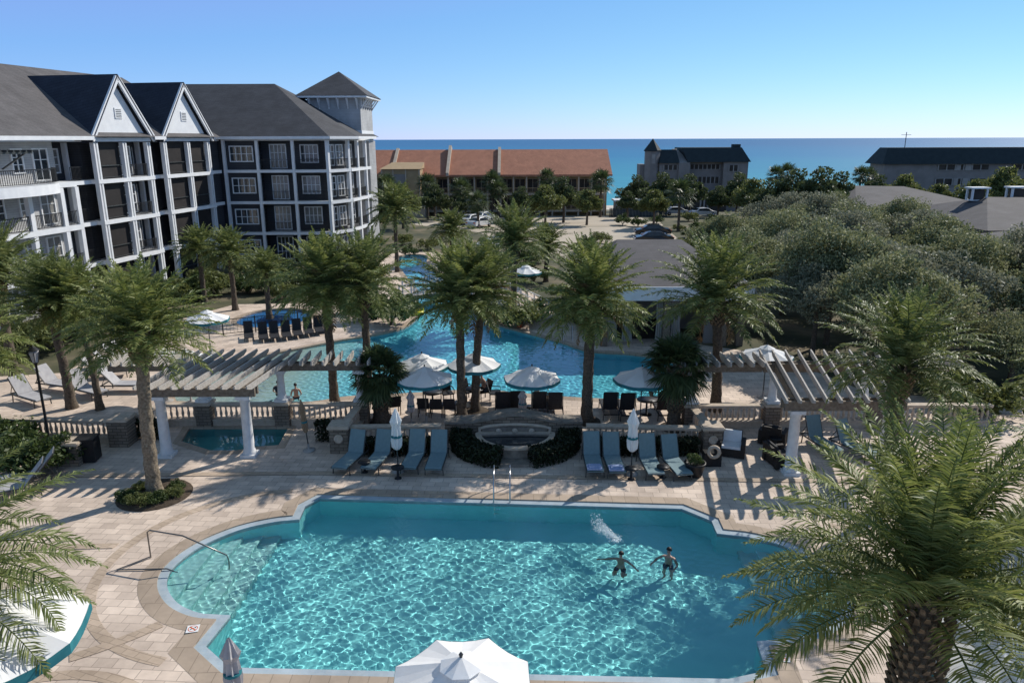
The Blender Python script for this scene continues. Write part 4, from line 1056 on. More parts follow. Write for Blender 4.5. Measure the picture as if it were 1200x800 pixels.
# ---- broad-leaved trees: leaf clumps through an uneven crown, on a branching trunk
def crown_mesh(name, rx, ry, rz_, nclump, nleaf, leaf, seed, mat, clump=.75, flat=.55, hole=.0):
    rng = np.random.default_rng(seed); L = Leaves()
    d = nrm(rng.normal(0,1,(nclump,3))); d[:,2] = np.where(d[:,2] < -.35, -d[:,2]*.6, d[:,2])
    lob = 1+.22*np.sin(d[:,0]*4.1+seed)+.18*np.sin(d[:,1]*5.3+seed*2)+.12*np.sin(d[:,2]*7)
    rad = rng.uniform(.55,1.0,nclump)**.6*lob
    C = d*rad[:,None]*np.array([rx,ry,rz_])
    for c in C:
        n = int(nleaf*rng.uniform(.6,1.3)); cr = clump*rng.uniform(.6,1.25)
        p = rng.normal(0,1,(n,3)); p = nrm(p)*(rng.uniform(.3,1,(n,1))**.5)*np.array([cr,cr,cr*flat]) + c
        out = nrm(p-c+np.array([0,0,.5])*cr)
        u = nrm(out*.35+rng.normal(0,.8,(n,3))+[0,0,.25]); v = nrm(np.cross(u, rng.normal(0,1,(n,3))))
        sz = leaf*rng.uniform(.6,1.3,(n,1)); L.quads(p, u*sz, v*sz*.5)
    return L.mesh(name, mat), C
def limbs(C, h, r, seed, k=9):
    rng = np.random.default_rng(seed); mb = MB()
    mb.tube([(0,0,0),(.05,.03,h*.5),(.0,.06,h)], [r*1.25,r,r*.8], 8)
    for c in C[rng.choice(len(C), min(k,len(C)), replace=False)]:
        p = Vector(c)+Vector((0,0,h+.0)); q = Vector((0,0,h*.92)); mid = (p+q)*.5+Vector(rng.normal(0,.15,3))
        mb.tube([q,mid,p], [r*.5,r*.3,r*.1], 5)
    return mb.mesh('trunk', M['bark'])
def tree_kind(name, **k):
    cm, C = crown_mesh('crown', **k); return cm, C
OAK = [crown_mesh('oak_crown', 3.0, 2.9, 2.0, 95, 230, .105, 90+i, M['oak_leaf' if i != 2 else 'oak_leaf_grey'], .95, .7) for i in range(3)]
RND = [crown_mesh('round_crown', 1.9, 1.8, 1.6, 80, 100, .15, 120+i, M['tree_leaf' if i == 0 else 'tree_leaf_olive'], .62, .7) for i in range(2)]
BSH = [crown_mesh('bush_leaves', .9, .85, .62, 34, 60, .085, 140+i, M['shrub_leaf' if i == 0 else 'tree_leaf_olive'], .34, .8) for i in range(2)]
def tree(name, label, cat, kind, x, y, h, s, seed, group=None, sz=None, bark=True):
    t = thing(name, label, cat, (x, y, zground(x,y) if y > 105 else 0), 0, group)
    cm, C = kind; rng = random.Random(seed)
    r = .10+.05*s
    tr = link_mesh('trunk', limbs(C*s*.8, h, r, seed), t)
    c = link_mesh('crown', cm, t); c.location = (0,0,h+.25); c.scale = (s, s, sz or s); c.rotation_euler = (0,0,rng.uniform(0,6.28))
    return t
# the scrub-oak mass right of the pools
oaks = [(15.2,47.0,3.7,.92),(18.6,43.5,3.9,1.05),(23.4,41.6,3.7,1.05),(28.6,39.8,3.0,1.0),(33.4,41.0,3.2,1.0),(18.4,51.0,3.4,.98),(23.2,48.5,3.5,1.05),(28.2,47.0,3.4,1.06),(33.4,47.2,3.5,1.0),(38.4,45.6,3.3,1.08),
    (19.8,58.5,3.3,1.0),(25.2,56.0,3.7,1.08),(30.8,54.6,3.5,1.1),(36.6,53.0,3.1,1.05),(42.6,51.4,3.2,1.05),(23.4,65.4,3.4,1.0),(28.8,63.6,3.9,1.1),(33.2,62.2,3.3,.95),(20.0,66.5,2.9,.85),(26.0,71.5,3.6,1.0),(31.2,71.0,3.9,1.08),(35.8,68.6,3.6,.95),(24.6,35.6,2.0,.72),(30.6,33.4,2.2,.8),(21.0,37.4,2.0,.6),(36.0,36.0,2.6,.9),(16.4,39.8,3.5,.92),(19.4,37.0,3.2,.88),(47.0,58.5,3.0,.9),(28.8,79.0,3.9,1.05),(34.0,79.0,3.8,1.0)]
for i, (x, y, h, s) in enumerate(oaks):
    tree('scrub_oak', 'one of the merging grey green scrub oaks filling the bank right of the pools', 'tree', OAK[(i*7) % 3], x+.7*math.sin(i*2.7), y+.7*math.cos(i*4.1), h+.55*math.sin(i*1.9), s*(.98+.12*math.sin(i*3.3)), i, 'scrub oaks massed right of the pools')
# darker trees beyond, before the sea
for i, (px, y, h, s, lab) in enumerate((
    (748,136,3.2,1.5,'dark spreading tree left of the turret condominium'),(778,130,3.0,1.7,'broad dark tree directly below the turret'),(812,128,3.2,1.5,'dark tree at the middle of the turret condominium'),(868,132,3.2,1.6,'dark tree covering the right corner of the turret condominium'),
    (886,118,2.6,1.6,'large dark bush headed tree right of the turret condominium'),(846,122,2.2,1.1,'small dark tree before the turret condominium porch'),(908,112,2.4,1.5,'dark tree just left of the two small fan palms'),(938,108,3.0,1.9,'dark tree just below the right small fan palm'),(965,104,3.2,2.0,'tall dark tree in the clump against the sea'),(990,110,3.0,1.7,'dark tree at the right end of the clump against the sea'),
    (1034,150,3.0,1.7,'dark round tree before the left corner of the far right condominium'),(1064,130,2.6,1.9,'pale green tree in front of the far right condominium windows'),(1106,128,2.0,1.4,'low pale tree beside the white chimney boxes'),(1152,116,2.6,1.5,'olive tree before the far right condominium, left of the largest one'),(1182,118,3.2,2.1,'largest olive tree before the far right condominium'),(1166,96,2.0,1.2,'round olive tree just behind the hip roof on the right'))):
    tree('broadleaf_tree', lab, 'tree', RND[1 if (px > 1050 or i in (4,)) else 0], (px-600)/FOC*y*.972, y, h, s, 200+i)
for i, (px, y, h, s, lab, k) in enumerate((
    (662,112,3.0,1.45,'dense round tree before the right end of the orange condominium',0),(690,108,2.6,1.05,'pale upright tree right of the dense round one',1),(770,104,2.8,1.05,'clipped round tree left of the car park verge palm',1),
    (640,100,3.4,1.2,'olive round tree behind the footbridge palm',1),(738,118,2.0,.9,'dark small tree by the green screen fence',0),(508,116,2.6,1.2,'dark tree before the left end of the orange condominium',0),(612,114,2.6,1.0,'dark shrubby tree below the orange condominium balconies',0),(470,104,3.2,1.3,'leafy tree beside the hotel tower foot',1),(545,112,2.2,1.0,'small dark tree left of the parked white cars',0),(440,92,3.0,1.2,'dark tree hugging the hotel tower corner',0))):
    tree('round_tree', lab, 'tree', RND[k], (px-600)/FOC*y*.972, y, h, s, 300+i)

# ---- shrubs
def shrub(label, x, y, s, k=0, sz=1.0, name='shrub', cat='shrub', group=None, mesh=None):
    t = thing(name, label, cat, (x, y, zground(x,y) if y > 105 else 0), 0, group)
    st = MB(); 
    for a in range(5): st.tube([(0,0,0),(.22*math.cos(a*1.26)*s,.22*math.sin(a*1.26)*s,.42*s)], .025*s, 4)
    st.build('stems', M['bark'], t)
    o = link_mesh('foliage', mesh or BSH[k][0], t); o.location = (0,0,.5*s*sz); o.scale = (s, s, s*sz); o.rotation_euler = (0,0,x*1.7+y)
    return t
shr = [(430,374,1.5,0,'clipped dark shrub at the left bank of the lagoon channel'),(458,380,1.9,0,'largest dark shrub beside the left end of the footbridge'),(476,366,1.2,0,'small shrub touching the left footbridge railing'),(414,366,1.2,1,'pale shrub behind the palms of the beach entry'),(590,380,1.3,0,'dark shrub at the foot of the footbridge palm'),(612,384,1.5,1,'olive shrub right of the footbridge palm'),(626,374,1.3,0,'dark shrub under the right footbridge rail'),(574,372,.9,1,'low shrub at the right footbridge abutment'),
    (480,300,1.1,0,'clipped round shrub by the far end of the channel'),(505,292,1.3,1,'pale shrub beyond the far end of the channel'),(690,382,1.3,0,'dark shrub left of the pool bar curtains'),(668,374,1.5,0,'dark shrub at the left corner of the pool bar'),
    (205,352,1.6,1,'pale shrub at the foot of the first hotel gable'),(225,347,1.7,0,'dark shrub at the foot of the second hotel gable'),(255,343,1.7,1,'olive shrub before the ground floor between the hotel wings'),(290,342,1.6,0,'dark shrub before the second hotel wing, left end'),(325,340,1.7,1,'olive shrub before the second hotel wing, middle'),(352,338,1.8,0,'dark shrub before the second hotel wing, right end'),(385,336,1.8,1,'olive shrub below the hotel corner balconies'),(410,334,1.8,0,'dark shrub below the hotel tower'),(180,362,1.8,0,'dark shrub behind the crown of the ringed palm'),(440,330,1.7,1,'olive shrub right of the hotel tower foot'),(150,372,1.9,0,'dark shrub beneath the first hotel gable corner'),(110,386,2.0,0,'dark shrub behind the thin palm'),(75,400,1.9,0,'dark shrub behind the lamp post'),(40,412,1.9,1,'olive shrub behind the left edge palm'),
    (785,302,1.3,0,'dark shrub on the verge right of the black cars'),(806,296,1.5,1,'olive shrub on the verge under the round fan palm'),(825,288,1.4,0,'dark shrub on the verge near the turret porch'),(770,262,1.1,0,'low dark shrub at the far edge of the car park'),(730,264,1.4,0,'dark shrub by the dark green fence'),(748,266,1.2,0,'second shrub along the dark green fence'),(742,300,.9,1,'grassy pale clump at the edge of the pool bar roof'),(705,285,1.3,1,'pale shrub left of the car park entry'),(690,290,1.2,0,'dark shrub left of the car park entry'),(1110,470,1.4,0,'dark shrub behind the white pergola column'),(1150,490,1.6,1,'pale shrub at the right edge below the scrub oaks')]
for px, py, s, k, lab in shr:
    b = gp(px, py); shrub(lab, b.x, b.y, s, k, .85)
rs = random.Random(8)
for i in range(60):
    px, py = (rs.uniform(425,520), rs.uniform(276,330)) if i < 15 else (rs.uniform(795,880), rs.uniform(256,300)) if i < 26 else (rs.uniform(560,690), rs.uniform(284,350)) if i < 44 else (rs.uniform(190,425), rs.uniform(318,352))
    b = gp(px, py)
    if not any(inside(np.array([[b.x, b.y]]), offset(q, 1.2))[0] for q in (LAGOON, ccw(DECK))):
        shrub('one of the loose shrubs planted on the lawn beside the channel' if i < 15 else 'one of the loose shrubs on the verge below the turret condominium' if i < 26 else 'one of the loose shrubs between the footbridge and the car park' if i < 44 else 'one of the loose shrubs along the foot of the hotel wings', b.x, b.y, rs.uniform(.7,1.5), i % 2, .8, group='loose lawn shrubs' if i < 15 else 'loose verge shrubs' if i < 26 else 'loose shrubs behind the footbridge' if i < 44 else 'loose shrubs at the hotel foot')
# bed at the left edge, and the ring of plants round the first palm
for px, py, s, lab in ((8,548,1.35,'leafy dark shrub at the left edge beside the loungers'),(38,552,1.2,'leafy dark shrub in front of the lamp post'),(66,545,1.05,'low dark shrub touching the low stone pier'),(20,524,1.2,'dark shrub behind the left edge shrubs, below the balustrade')):
    b = gp(px, py); shrub(lab, b.x, b.y, s, 0, .9)
for i, (dx, dy, s) in enumerate(((-.75,-.45,.42),(-.25,-.7,.45),(.35,-.6,.42),(.75,-.15,.38),(.6,.4,.34),(-.6,.35,.36))):
    b = gp(181,578); shrub('small plant in the ring of plants round the left poolside palm', b.x+dx, b.y+dy, s, i % 2, .8, 'bedding_plant', 'plant', 'plants round the left poolside palm')
t = gp(181,578); mb = MB(); mb.lathe([(1.25,0.0),(1.2,.05),(.8,.09),(0.02,.12)], (t.x,t.y,.006), 24); tag(mb.build('planting_bed', M['soil']), kind='structure')
for px, py in ((447,494),(789,502),(687,494),(541,490),(557,482)):
    t = gp(px, py); mb = MB(); mb.lathe([(.62,0),(.6,.05),(.02,.10)], (t.x,t.y,.006), 20); tag(mb.build('planting_bed', M['soil']), kind='structure')
# ------------------------------------------------------------------ balustrades, piers, pergolas
BAL_MESH = None
def baluster_mesh():
    mb = MB()
    mb.lathe([(.055,0),(.055,.05),(.038,.07),(.06,.17),(.066,.24),(.045,.36),(.032,.44),(.045,.47),(.032,.49),(.055,.52),(.055,.56)], (0,0,0), 8)
    return mb.mesh('baluster', M['limestone'])
BAL_MESH = baluster_mesh()
def balustrade(label, a, b, h=.95, group=None, base=.26):
    a, b = Vector((a[0],a[1],0)), Vector((b[0],b[1],0)); L_ = (b-a).length; c = (a+b)/2; rz = math.atan2(b.y-a.y, b.x-a.x)
    t = thing('balustrade', label, 'balustrade', c, rz, group)
    mb = MB(); mb.box(-L_/2,L_/2,-.16,.16,0,base); mb.box(-L_/2,L_/2,-.19,.19,base+.002,base+.06); mb.build('plinth', M['limestone'], t)
    mb = MB(); z = base+.62
    mb.box(-L_/2,L_/2,-.13,.13,z+.0,z+.06); mb.box(-L_/2,L_/2,-.17,.17,z+.062,z+.13); mb.build('rail', M['limestone'], t)
    n = max(2, int(L_/.22))
    for i in range(n):
        o = link_mesh('baluster', BAL_MESH, t); o.location = (-L_/2+L_*(i+.5)/n, 0, base+.06)
    return t
def pier(label, x, y, w=.62, h=1.12, mat='stone', medal=False, rz=0):
    t = thing('stone_pier', label, 'pier', (x, y, 0), rz)
    mb = MB(); mb.box(-w/2,w/2,-w/2,w/2,0,h-.12); mb.build('shaft', M[mat], t)
    mb = MB(); mb.box(-w/2-.06,w/2+.06,-w/2-.06,w/2+.06,h-.118,h-.03); mb.box(-w/2-.02,w/2+.02,-w/2-.02,w/2+.02,h-.029,h); mb.build('cap', M['limestone'], t)
    if medal:
        mb = MB(); m = Matrix.Translation((0,-w/2-.02,h*.55)) @ Matrix.Rotation(R(90),4,'X')
        q = MB(m); q.lathe([(.0,-.02),(.17,-.02),(.19,.0),(.17,.03),(.12,.03),(.11,.015),(.0,.03)], (0,0,0), 20); q.build('medallion', M['limestone'], t)
    return t
YB = 30.35
pier('stone pier under the white column behind the left pergola', -13.35, YB); pier('stone pier under the middle white column, left of the beach entry', -9.95, YB)
pier('stone pier under the white column beside the lattice trunk cabbage palm', -6.55, YB)
pier('stone pier with round medallion at the left end of the lounger balustrade', -6.85, 27.6, .74, 1.15, medal=True)
pier('stone pier with round medallion at the right end of the lounger balustrade', 7.85, 27.35, .74, 1.15, medal=True)
pier('stone pier under the left white column of the right pergola', 7.65, 29.95); pier('stone pier under the back white column of the right pergola', 11.1, 29.95)
pier('stone pier behind the right pergola near the growing palm', 15.6, 29.95)
pier('tall stone pier at the bend of the left balustrade', -15.95, 28.35, .8, 1.2); pier('low stone pier beside the black bin', *gp(88,540)[:2], .72, .95)
pier('stone pier at the far left of the balustrade', -23.6, 28.9)
balustrade('tan balustrade running off the left edge of the picture', (-23.2,28.9), (-16.4,28.4))
balustrade('short angled tan balustrade behind the trunk of the ringed palm', (-15.85,28.8), (-15.2,YB-.2)); balustrade('short tan balustrade left of the pier behind the spa', (-15.2,YB), (-13.7,YB))
balustrade('tan balustrade directly behind the spa pool', (-13.0,YB), (-10.3,YB)); balustrade('tan balustrade between the middle column and the cabbage palm column', (-9.6,YB), (-6.9,YB))
balustrade('short tan balustrade running back to the cabbage palm column', (-6.75,28.05), (-6.6,YB-.35)); balustrade('tan balustrade behind the left row of green loungers', (-6.45,27.65), (-2.85,27.75))
balustrade('tan balustrade behind the right row of green loungers', (2.95,27.7), (7.45,27.4)); balustrade('short tan balustrade running back at the right lounger pier', (7.8,27.75), (7.7,29.6))
balustrade('tan balustrade behind the dark wicker chairs', (8.0,29.95), (10.75,29.95)); balustrade('tan balustrade behind the loungers under the right pergola', (11.45,29.95), (15.25,29.95)); balustrade('tan balustrade at the right end, behind the big palm fronds', (15.95,29.95), (20.5,29.9))

def column_mb(x, y, z0, z1, r=.2, sq=.28, tall_base=False):
    mb = MB(); mb.box(x-sq,x+sq,y-sq,y+sq,z0,z0+.12)
    mb.lathe([(r*1.25,.122),(r*1.3,.17),(r*1.1,.22),(r*1.08,.3),(r,.34),(r*.86,z1-z0-.28),(r*.98,z1-z0-.26),(r*.98,z1-z0-.2),(r*1.2,z1-z0-.13)], (x,y,z0), 14)
    mb.box(x-sq*.9,x+sq*.9,y-sq*.9,y+sq*.9,z1-.129,z1)
    return mb
def pergola(label, fx, fy, bx, by, arms, loc):
    """fx: x of two front columns, bx: x of two back columns on piers; arms: extra bays over the balustrade"""
    t = thing('pergola', label, 'pergola', loc)
    zt = 2.52
    for x in fx: column_mb(x, fy, 0, zt, .21, .3).build('column', M['white_stone'], t, True)
    for x in bx: column_mb(x, by, 1.122, zt, .17, .27).build('column', M['white_stone'], t, True)
    for x, y in arms['cols']: column_mb(x, y, 1.122, zt, .17, .27).build('column', M['white_stone'], t, True)
    x0, x1 = fx[0]-.5, fx[1]+.5
    for y, sx0, sx1 in ((fy, x0, x1), (by, bx[0]-.55, bx[1]+.55)):
        for dy in (-.17, .17): q = MB(); q.box(sx0,sx1,y+dy-.06,y+dy+.06,zt+.004,zt+.36); q.build('beam', M['grey_wood'], t, True)
    for k in range(2):
        q = MB(); d_ = Vector((bx[k]-fx[k], by-fy, 0)); q.bar((fx[k],fy-.0,zt+.18),(bx[k],by,zt+.18),.12,.30); q.build('side_beam', M['grey_wood'], t, True)
    n = int((x1-x0)/.46)
    for i in range(n+1):
        u = i/n; xa = x0+(x1-x0)*u; xb = (bx[0]-.5)+((bx[1]+.5)-(bx[0]-.5))*u
        ya, yb = fy-.75, by+1.25
        q = MB(); d_ = Vector((xb-xa, by-fy, 0)).normalized(); pa = Vector((xa,fy,0))-d_*.75; pb = Vector((xb,by,0))+d_*1.25
        z0 = zt+.365; s = Vector((-d_.y, d_.x, 0))*.03
        # rafter with a slanting cut tail
        pts = []
        for p, sgn in ((pa,1),(pb,-1)):
            pts += [p+Vector((0,0,z0+.11)), p+Vector((0,0,z0+.22)), p+d_*sgn*.32+Vector((0,0,z0))]
        vs = [p+s for p in pts]+[p-s for p in pts]
        q._add(vs, [(0,1,4,3,5,2),(6,8,11,9,10,7),(0,6,7,1),(1,7,10,4),(4,10,9,3),(3,9,11,5),(5,11,8,2),(2,8,6,0)])
        q.build('rafter', M['rafter_wood'], t, True)
    # thin laths across the rafters
    for j in range(arms.get('laths', 0)):
        y = fy-.4+(by-fy+1.2)*j/max(1, arms['laths']-1)
        q = MB(); q.box(x0-.1,x1+.1,y-.03,y+.03,zt+.59,zt+.63); q.build('lath', M['rafter_wood'], t, True)
    for xa, xb in arms['spans']:
        for dy in (-.15, .15): q = MB(); q.box(xa,xb,by+dy-.05,by+dy+.05,zt+.364,zt+.60) if False else q.box(xa,xb,by+dy-.05,by+dy+.05,zt+.004,zt+.32); q.build('beam', M['grey_wood'], t, True)
        m_ = int((xb-xa)/.46)
        for i in range(m_+1):
            x = xa+.1+(xb-xa-.2)*i/m_; z0 = zt+.324
            q = MB(); vs = []
            for dx in (-.03,.03): vs += [(x+dx,by-.85,z0+.11),(x+dx,by-.85,z0+.28),(x+dx,by+.85,z0+.28),(x+dx,by+.85,z0+.11),(x+dx,by+.55,z0),(x+dx,by-.55,z0)]
            q._add(vs, [(0,1,2,3,4,5),(11,10,9,8,7,6)]+[(k,(k+1)%6,(k+1)%6+6,k+6) for k in range(6)])
            q.build('rafter', M['rafter_wood'], t, True)
    return t
pergola('weathered timber pergola on white columns over the spa pool', (-13.62,-10.35), 27.1, (-13.35,-9.95), YB, {'cols': [(-6.55,YB)], 'spans': [(-9.38,-5.9),(-17.2,-13.95)], 'laths': 0}, (-12,28.7,0))
pergola('weathered timber pergola on white columns right of the big pool', (10.31,13.7), 25.35, (11.1,15.0), 29.95, {'cols': [(7.65,29.95)], 'spans': [(7.0,10.5),(15.6,18.6)], 'laths': 0}, (12.6,27.6,0))

# ------------------------------------------------------------------ fountain wall
t = thing('fountain_wall', 'curved stacked stone wall with arched niche and oval fountain basin', 'fountain', (.1, 28.1, 0))
def wall_top(x):
    u = abs(x-.1); return .86+.36*math.exp(-(u/1.35)**2*1.1)+(.0)
xs = np.linspace(-2.75, 2.85, 41); mb = MB()
yf = lambda x: 28.55-.5*math.exp(-((x-.1)/2.6)**4)*0 - .12*math.cos((x-.1)*.5)
vs = []
for x in xs: vs += [(x,yf(x)-.28,0),(x,yf(x)-.28,wall_top(x)),(x,yf(x)+.3,wall_top(x)),(x,yf(x)+.3,0)]
n = len(xs); fs = []
for i in range(n-1):
    for k in range(3): fs.append((i*4+k,i*4+k+1,(i+1)*4+k+1,(i+1)*4+k))
fs += [(0,1,2,3),((n-1)*4+3,(n-1)*4+2,(n-1)*4+1,(n-1)*4)]
mb._add(vs, fs); mb.build('wall', M['stone'], t, True)
mb = MB(); vs = []
for x in xs: vs += [(x,yf(x)-.36,wall_top(x)+.003),(x,yf(x)-.36,wall_top(x)+.10),(x,yf(x)+.38,wall_top(x)+.10),(x,yf(x)+.38,wall_top(x)+.003)]
fs = []
for i in range(n-1):
    for k in range(4): fs.append((i*4+k,i*4+(k+1)%4,(i+1)*4+(k+1)%4,(i+1)*4+k))
fs += [(0,1,2,3),((n-1)*4+3,(n-1)*4+2,(n-1)*4+1,(n-1)*4)]
mb._add(vs, fs); mb.build('coping', M['stone_flat'], t, True)
mb = MB(); ar = []
for i in range(15):
    u = -1+2*i/14; ar.append((.1+u*1.42, 28.12, .52+.34*math.sqrt(max(0,1-(u*.85)**2))))
mb.tube([(.1-1.42,28.12,.3)]+ar+[(.1+1.42,28.12,.3)], .075, 6); mb.build('arch_trim', M['limestone'], t, True)
mb = MB(); mb.prism([(-1.22,28.1),(1.42,28.1),(1.42,28.148),(-1.22,28.148)], .3, .76); mb.build('niche_panel', M['stone_flat'], t, True)
for x in (-.55, .1, .78):
    q = MB(Matrix.Translation((x,28.06,.60)) @ Matrix.Rotation(R(90),4,'X')); q.lathe([(.0,-.01),(.11,-.01),(.13,.02),(.08,.05),(.0,.06)], (0,0,0), 12); q.build('spout', M['limestone'], t, True)
mb = MB(); inner_f = offset(ccw(FOUNTAIN), -.17); outer_f = ccw(FOUNTAIN)
ring_mb(outer_f, outer_f, 0, .46, mb); ring_mb(inner_f, inner_f, .46, .05, mb); mb.quad(*[(p[0],p[1],.1) for p in inner_f]); mb.build('basin', M['stone_flat'], t, True)
mb = MB(); o2 = offset(outer_f, .06); ring_mb(o2, inner_f, .56, .56, mb); ring_mb(o2, o2, .47, .56, mb); ring_mb(inner_f, inner_f, .47, .56, mb); ring_mb(o2, inner_f, .47, .47, mb); mb.build('rim', M['limestone'], t, True)
mb = MB(); mb.quad(*[(p[0],p[1],.40) for p in inner_f]); tag(mb.build('fountain_water', M['glass'], fix=False), kind='structure')
mb = MB(); mb.box(-.45,.65,25.9,26.42,.005,.12); mb.build('step', M['stone_flat'], t, True)
# two clipped hedges hugging the basin
def hedge(label, a0, a1, seed):
    rng = np.random.default_rng(seed); L = Leaves(); n = 4200
    a = R(a0)+R(a1-a0)*rng.random(n); r = rng.uniform(1.72,2.45,n); z = rng.uniform(.02,.66,n)
    edge = rng.random(n) < .7
    side = rng.integers(0,3,n); r = np.where(edge & (side==0), 2.45+rng.normal(0,.03,n), np.where(edge & (side==1), 1.74+rng.normal(0,.03,n), r)); z = np.where(edge & (side==2), .66+rng.normal(0,.03,n), z)
    c = np.stack([.12+r*np.cos(a)*1.05, 27.95+r*np.sin(a)*.92, z], -1)
    u = nrm(rng.normal(0,1,(n,3))); v = nrm(np.cross(u, rng.normal(0,1,(n,3)))); sz = .065*rng.uniform(.6,1.3,(n,1))
    ctr = np.array([.12+2.05*math.cos(R((a0+a1)/2)), 27.95+2.05*math.sin(R((a0+a1)/2)), 0])
    t = thing('hedge', label, 'hedge', ctr)
    L.quads(c-ctr, u*sz, v*sz*.6); link_mesh('foliage', L.mesh('foliage', M['hedge_leaf']), t)
    k = MB()
    for i in range(10):
        an = R(a0+(a1-a0)*(i+.5)/10); k.tube([(.12+2.1*math.cos(an)-ctr[0],27.95+1.95*math.sin(an)-ctr[1],0),(.12+2.1*math.cos(an)-ctr[0],27.95+1.95*math.sin(an)-ctr[1],.5)], .03, 5)
    k.build('stems', M['bark'], t)
hedge('dark clipped hedge curving round the left side of the fountain basin', 172, 255, 4)
hedge('dark clipped hedge curving round the right side of the fountain basin', 285, 368, 5)
def strip_hedge(label, x0, x1, y, seed, h=.62):
    rng = np.random.default_rng(seed); L = Leaves(); n = int(1500*(x1-x0)); L_ = x1-x0
    c = np.stack([rng.uniform(-L_/2,L_/2,n), rng.uniform(-.28,.28,n), rng.uniform(.02,h,n)], -1); top = rng.random(n) < .4; c[top,2] = h+rng.normal(0,.04,top.sum())
    u = nrm(rng.normal(0,1,(n,3))); v = nrm(np.cross(u, rng.normal(0,1,(n,3)))); sz = .06*rng.uniform(.6,1.3,(n,1))
    t = thing('hedge', label, 'hedge', ((x0+x1)/2, y, 0)); L.quads(c, u*sz, v*sz*.6); link_mesh('foliage', L.mesh('foliage', M['hedge_leaf']), t)
    k = MB()
    for i in range(int(L_*3)): k.tube([(-L_/2+.2+i/3,0,0),(-L_/2+.2+i/3,0,h*.8)], .02, 5)
    k.build('stems', M['bark'], t)
strip_hedge('low dark hedge between the left loungers and their balustrade', -6.3, -2.9, 27.15, 6); strip_hedge('low dark hedge between the right loungers and their balustrade', 2.95, 7.3, 27.05, 7)
strip_hedge('low dark hedge beside the medallion pier at the spa', -8.1, -7.3, 28.6, 8, .8); strip_hedge('low dark hedge along the angled left balustrade', -16.0, -14.6, 28.9, 9, .75)

# ------------------------------------------------------------------ umbrellas
def umbrella_proto(name, r, h, label, edge='teal', vent=True):
    t = thing(name, label, 'umbrella', (0,0,-50))
    mb = MB(); ap = Vector((0,0,h+.44)); n = 8; sag = .04
    rim = [Vector((r*math.cos(R(22.5+45*k)), r*math.sin(R(22.5+45*k)), h)) for k in range(n)]
    ri = .2
    for k in range(n):
        a, b = rim[k], rim[(k+1)%n]
        rows = []
        for s in np.linspace(ri, 1, 6):
            row = []
            for u in np.linspace(0, 1, 5):
                e = ap*(1-s)+(a*(1-u)+b*u)*s
                e = e + Vector((0,0,-sag*math.sin(math.pi*s)*0 - .06*math.sin(math.pi*u)*s)); row.append(e)
            rows.append(row)
        vs = [p for row in rows for p in row]
        mb._add(vs, [(i*5+j,(i+1)*5+j,(i+1)*5+j+1,i*5+j+1) for i in range(5) for j in range(4)])
    c = mb.build('canopy', M['canvas'], t, fix=False)
    # vent cap
    mb = MB(); tp = Vector((0,0,h+.53)); 
    for k in range(n):
        a = ap*(1-.3)+rim[k]*.3+Vector((0,0,.055)); b = ap*(1-.3)+rim[(k+1)%n]*.3+Vector((0,0,.055)); mb.quad(a, b, tp)
    mb.build('vent', M['canvas'], c, fix=False)
    mb = MB()
    for k in range(n):
        a, b = rim[k], rim[(k+1)%n]; pts = [a*(1-u)+b*u+Vector((0,0,-.06*math.sin(math.pi*u)-.002)) for u in np.linspace(0,1,5)]
        for i in range(4):
            q0, q1 = pts[i], pts[i+1]; mb.quad(q0*1.003, q1*1.003, q1*1.003+Vector((0,0,-.15)), q0*1.003+Vector((0,0,-.15)))
    mb.build('valance', M[edge], c, fix=False)
    mb = MB(); mb.tube([(0,0,.06),(0,0,h+.58)], .027, 8); mb.lathe([(.0,0),(.03,0),(.04,.03),(.0,.09)], (0,0,h+.54), 8); mb.build('pole', M['frame_grey'], t)
    mb = MB()
    for k in range(n): mb.tube([ap+Vector((0,0,-.06)), rim[k]+Vector((0,0,-.03))], .011, 5); mb.tube([Vector((0,0,h-.25)), ap*.45+rim[k]*.55+Vector((0,0,-.05))], .009, 5)
    mb.build('ribs', M['frame_grey'], t)
    mb = MB(); mb.lathe([(.26,0),(.26,.05),(.2,.08),(.05,.1),(.04,.4),(.0,.4)], (0,0,.002), 18); mb.build('base', M['concrete'], t)
    return t
U = umbrella_proto('umbrella', 1.24, 2.12, 'white umbrella')
ul = [(-4.1,32.35,'white umbrella behind the one nearest the cabbage palm, left of the trunk pair',.2),(-3.75,30.35,'white umbrella with teal edge just right of the cabbage palm fans',.1),(-1.75,32.4,'white umbrella crossed by the twin palm trunks',.4),(.85,30.35,'white teal edged umbrella over four dark chairs, right of the twin palms',.15),(5.55,30.2,'dappled white umbrella partly behind the right cabbage palm',.3),
     (12.0,33.6,'shaded bluish umbrella behind the right pergola rafters',.2),(-16.4,33.4,'left of two white umbrellas behind the left pergola arm',.5),(-15.2,33.2,'right of two white umbrellas behind the left pergola arm',.3),(-17.5,41.5,'white umbrella edge near the iron fence of the wading pool',.2),(1.1,56.9,'small distant white umbrella right of the footbridge palm',.2),(-2.3,73,'tiny white umbrella beyond the footbridge',.1)]
for x, y, lab, rz in ul: place(U, (x,y,0), rz, lab)
place(U, (-9.95,12.0,0), .25, 'large white umbrella with teal edge at the lower left corner', 1.45); place(U, (-.95,11.55,0), .05, 'white umbrella at the bottom edge, centre, over the pool', 1.10); place(U, (gp(1146,770,2.4).x,gp(1146,770,2.4).y,0), .3, 'white umbrella under the huge palm at the bottom right', 1.25)
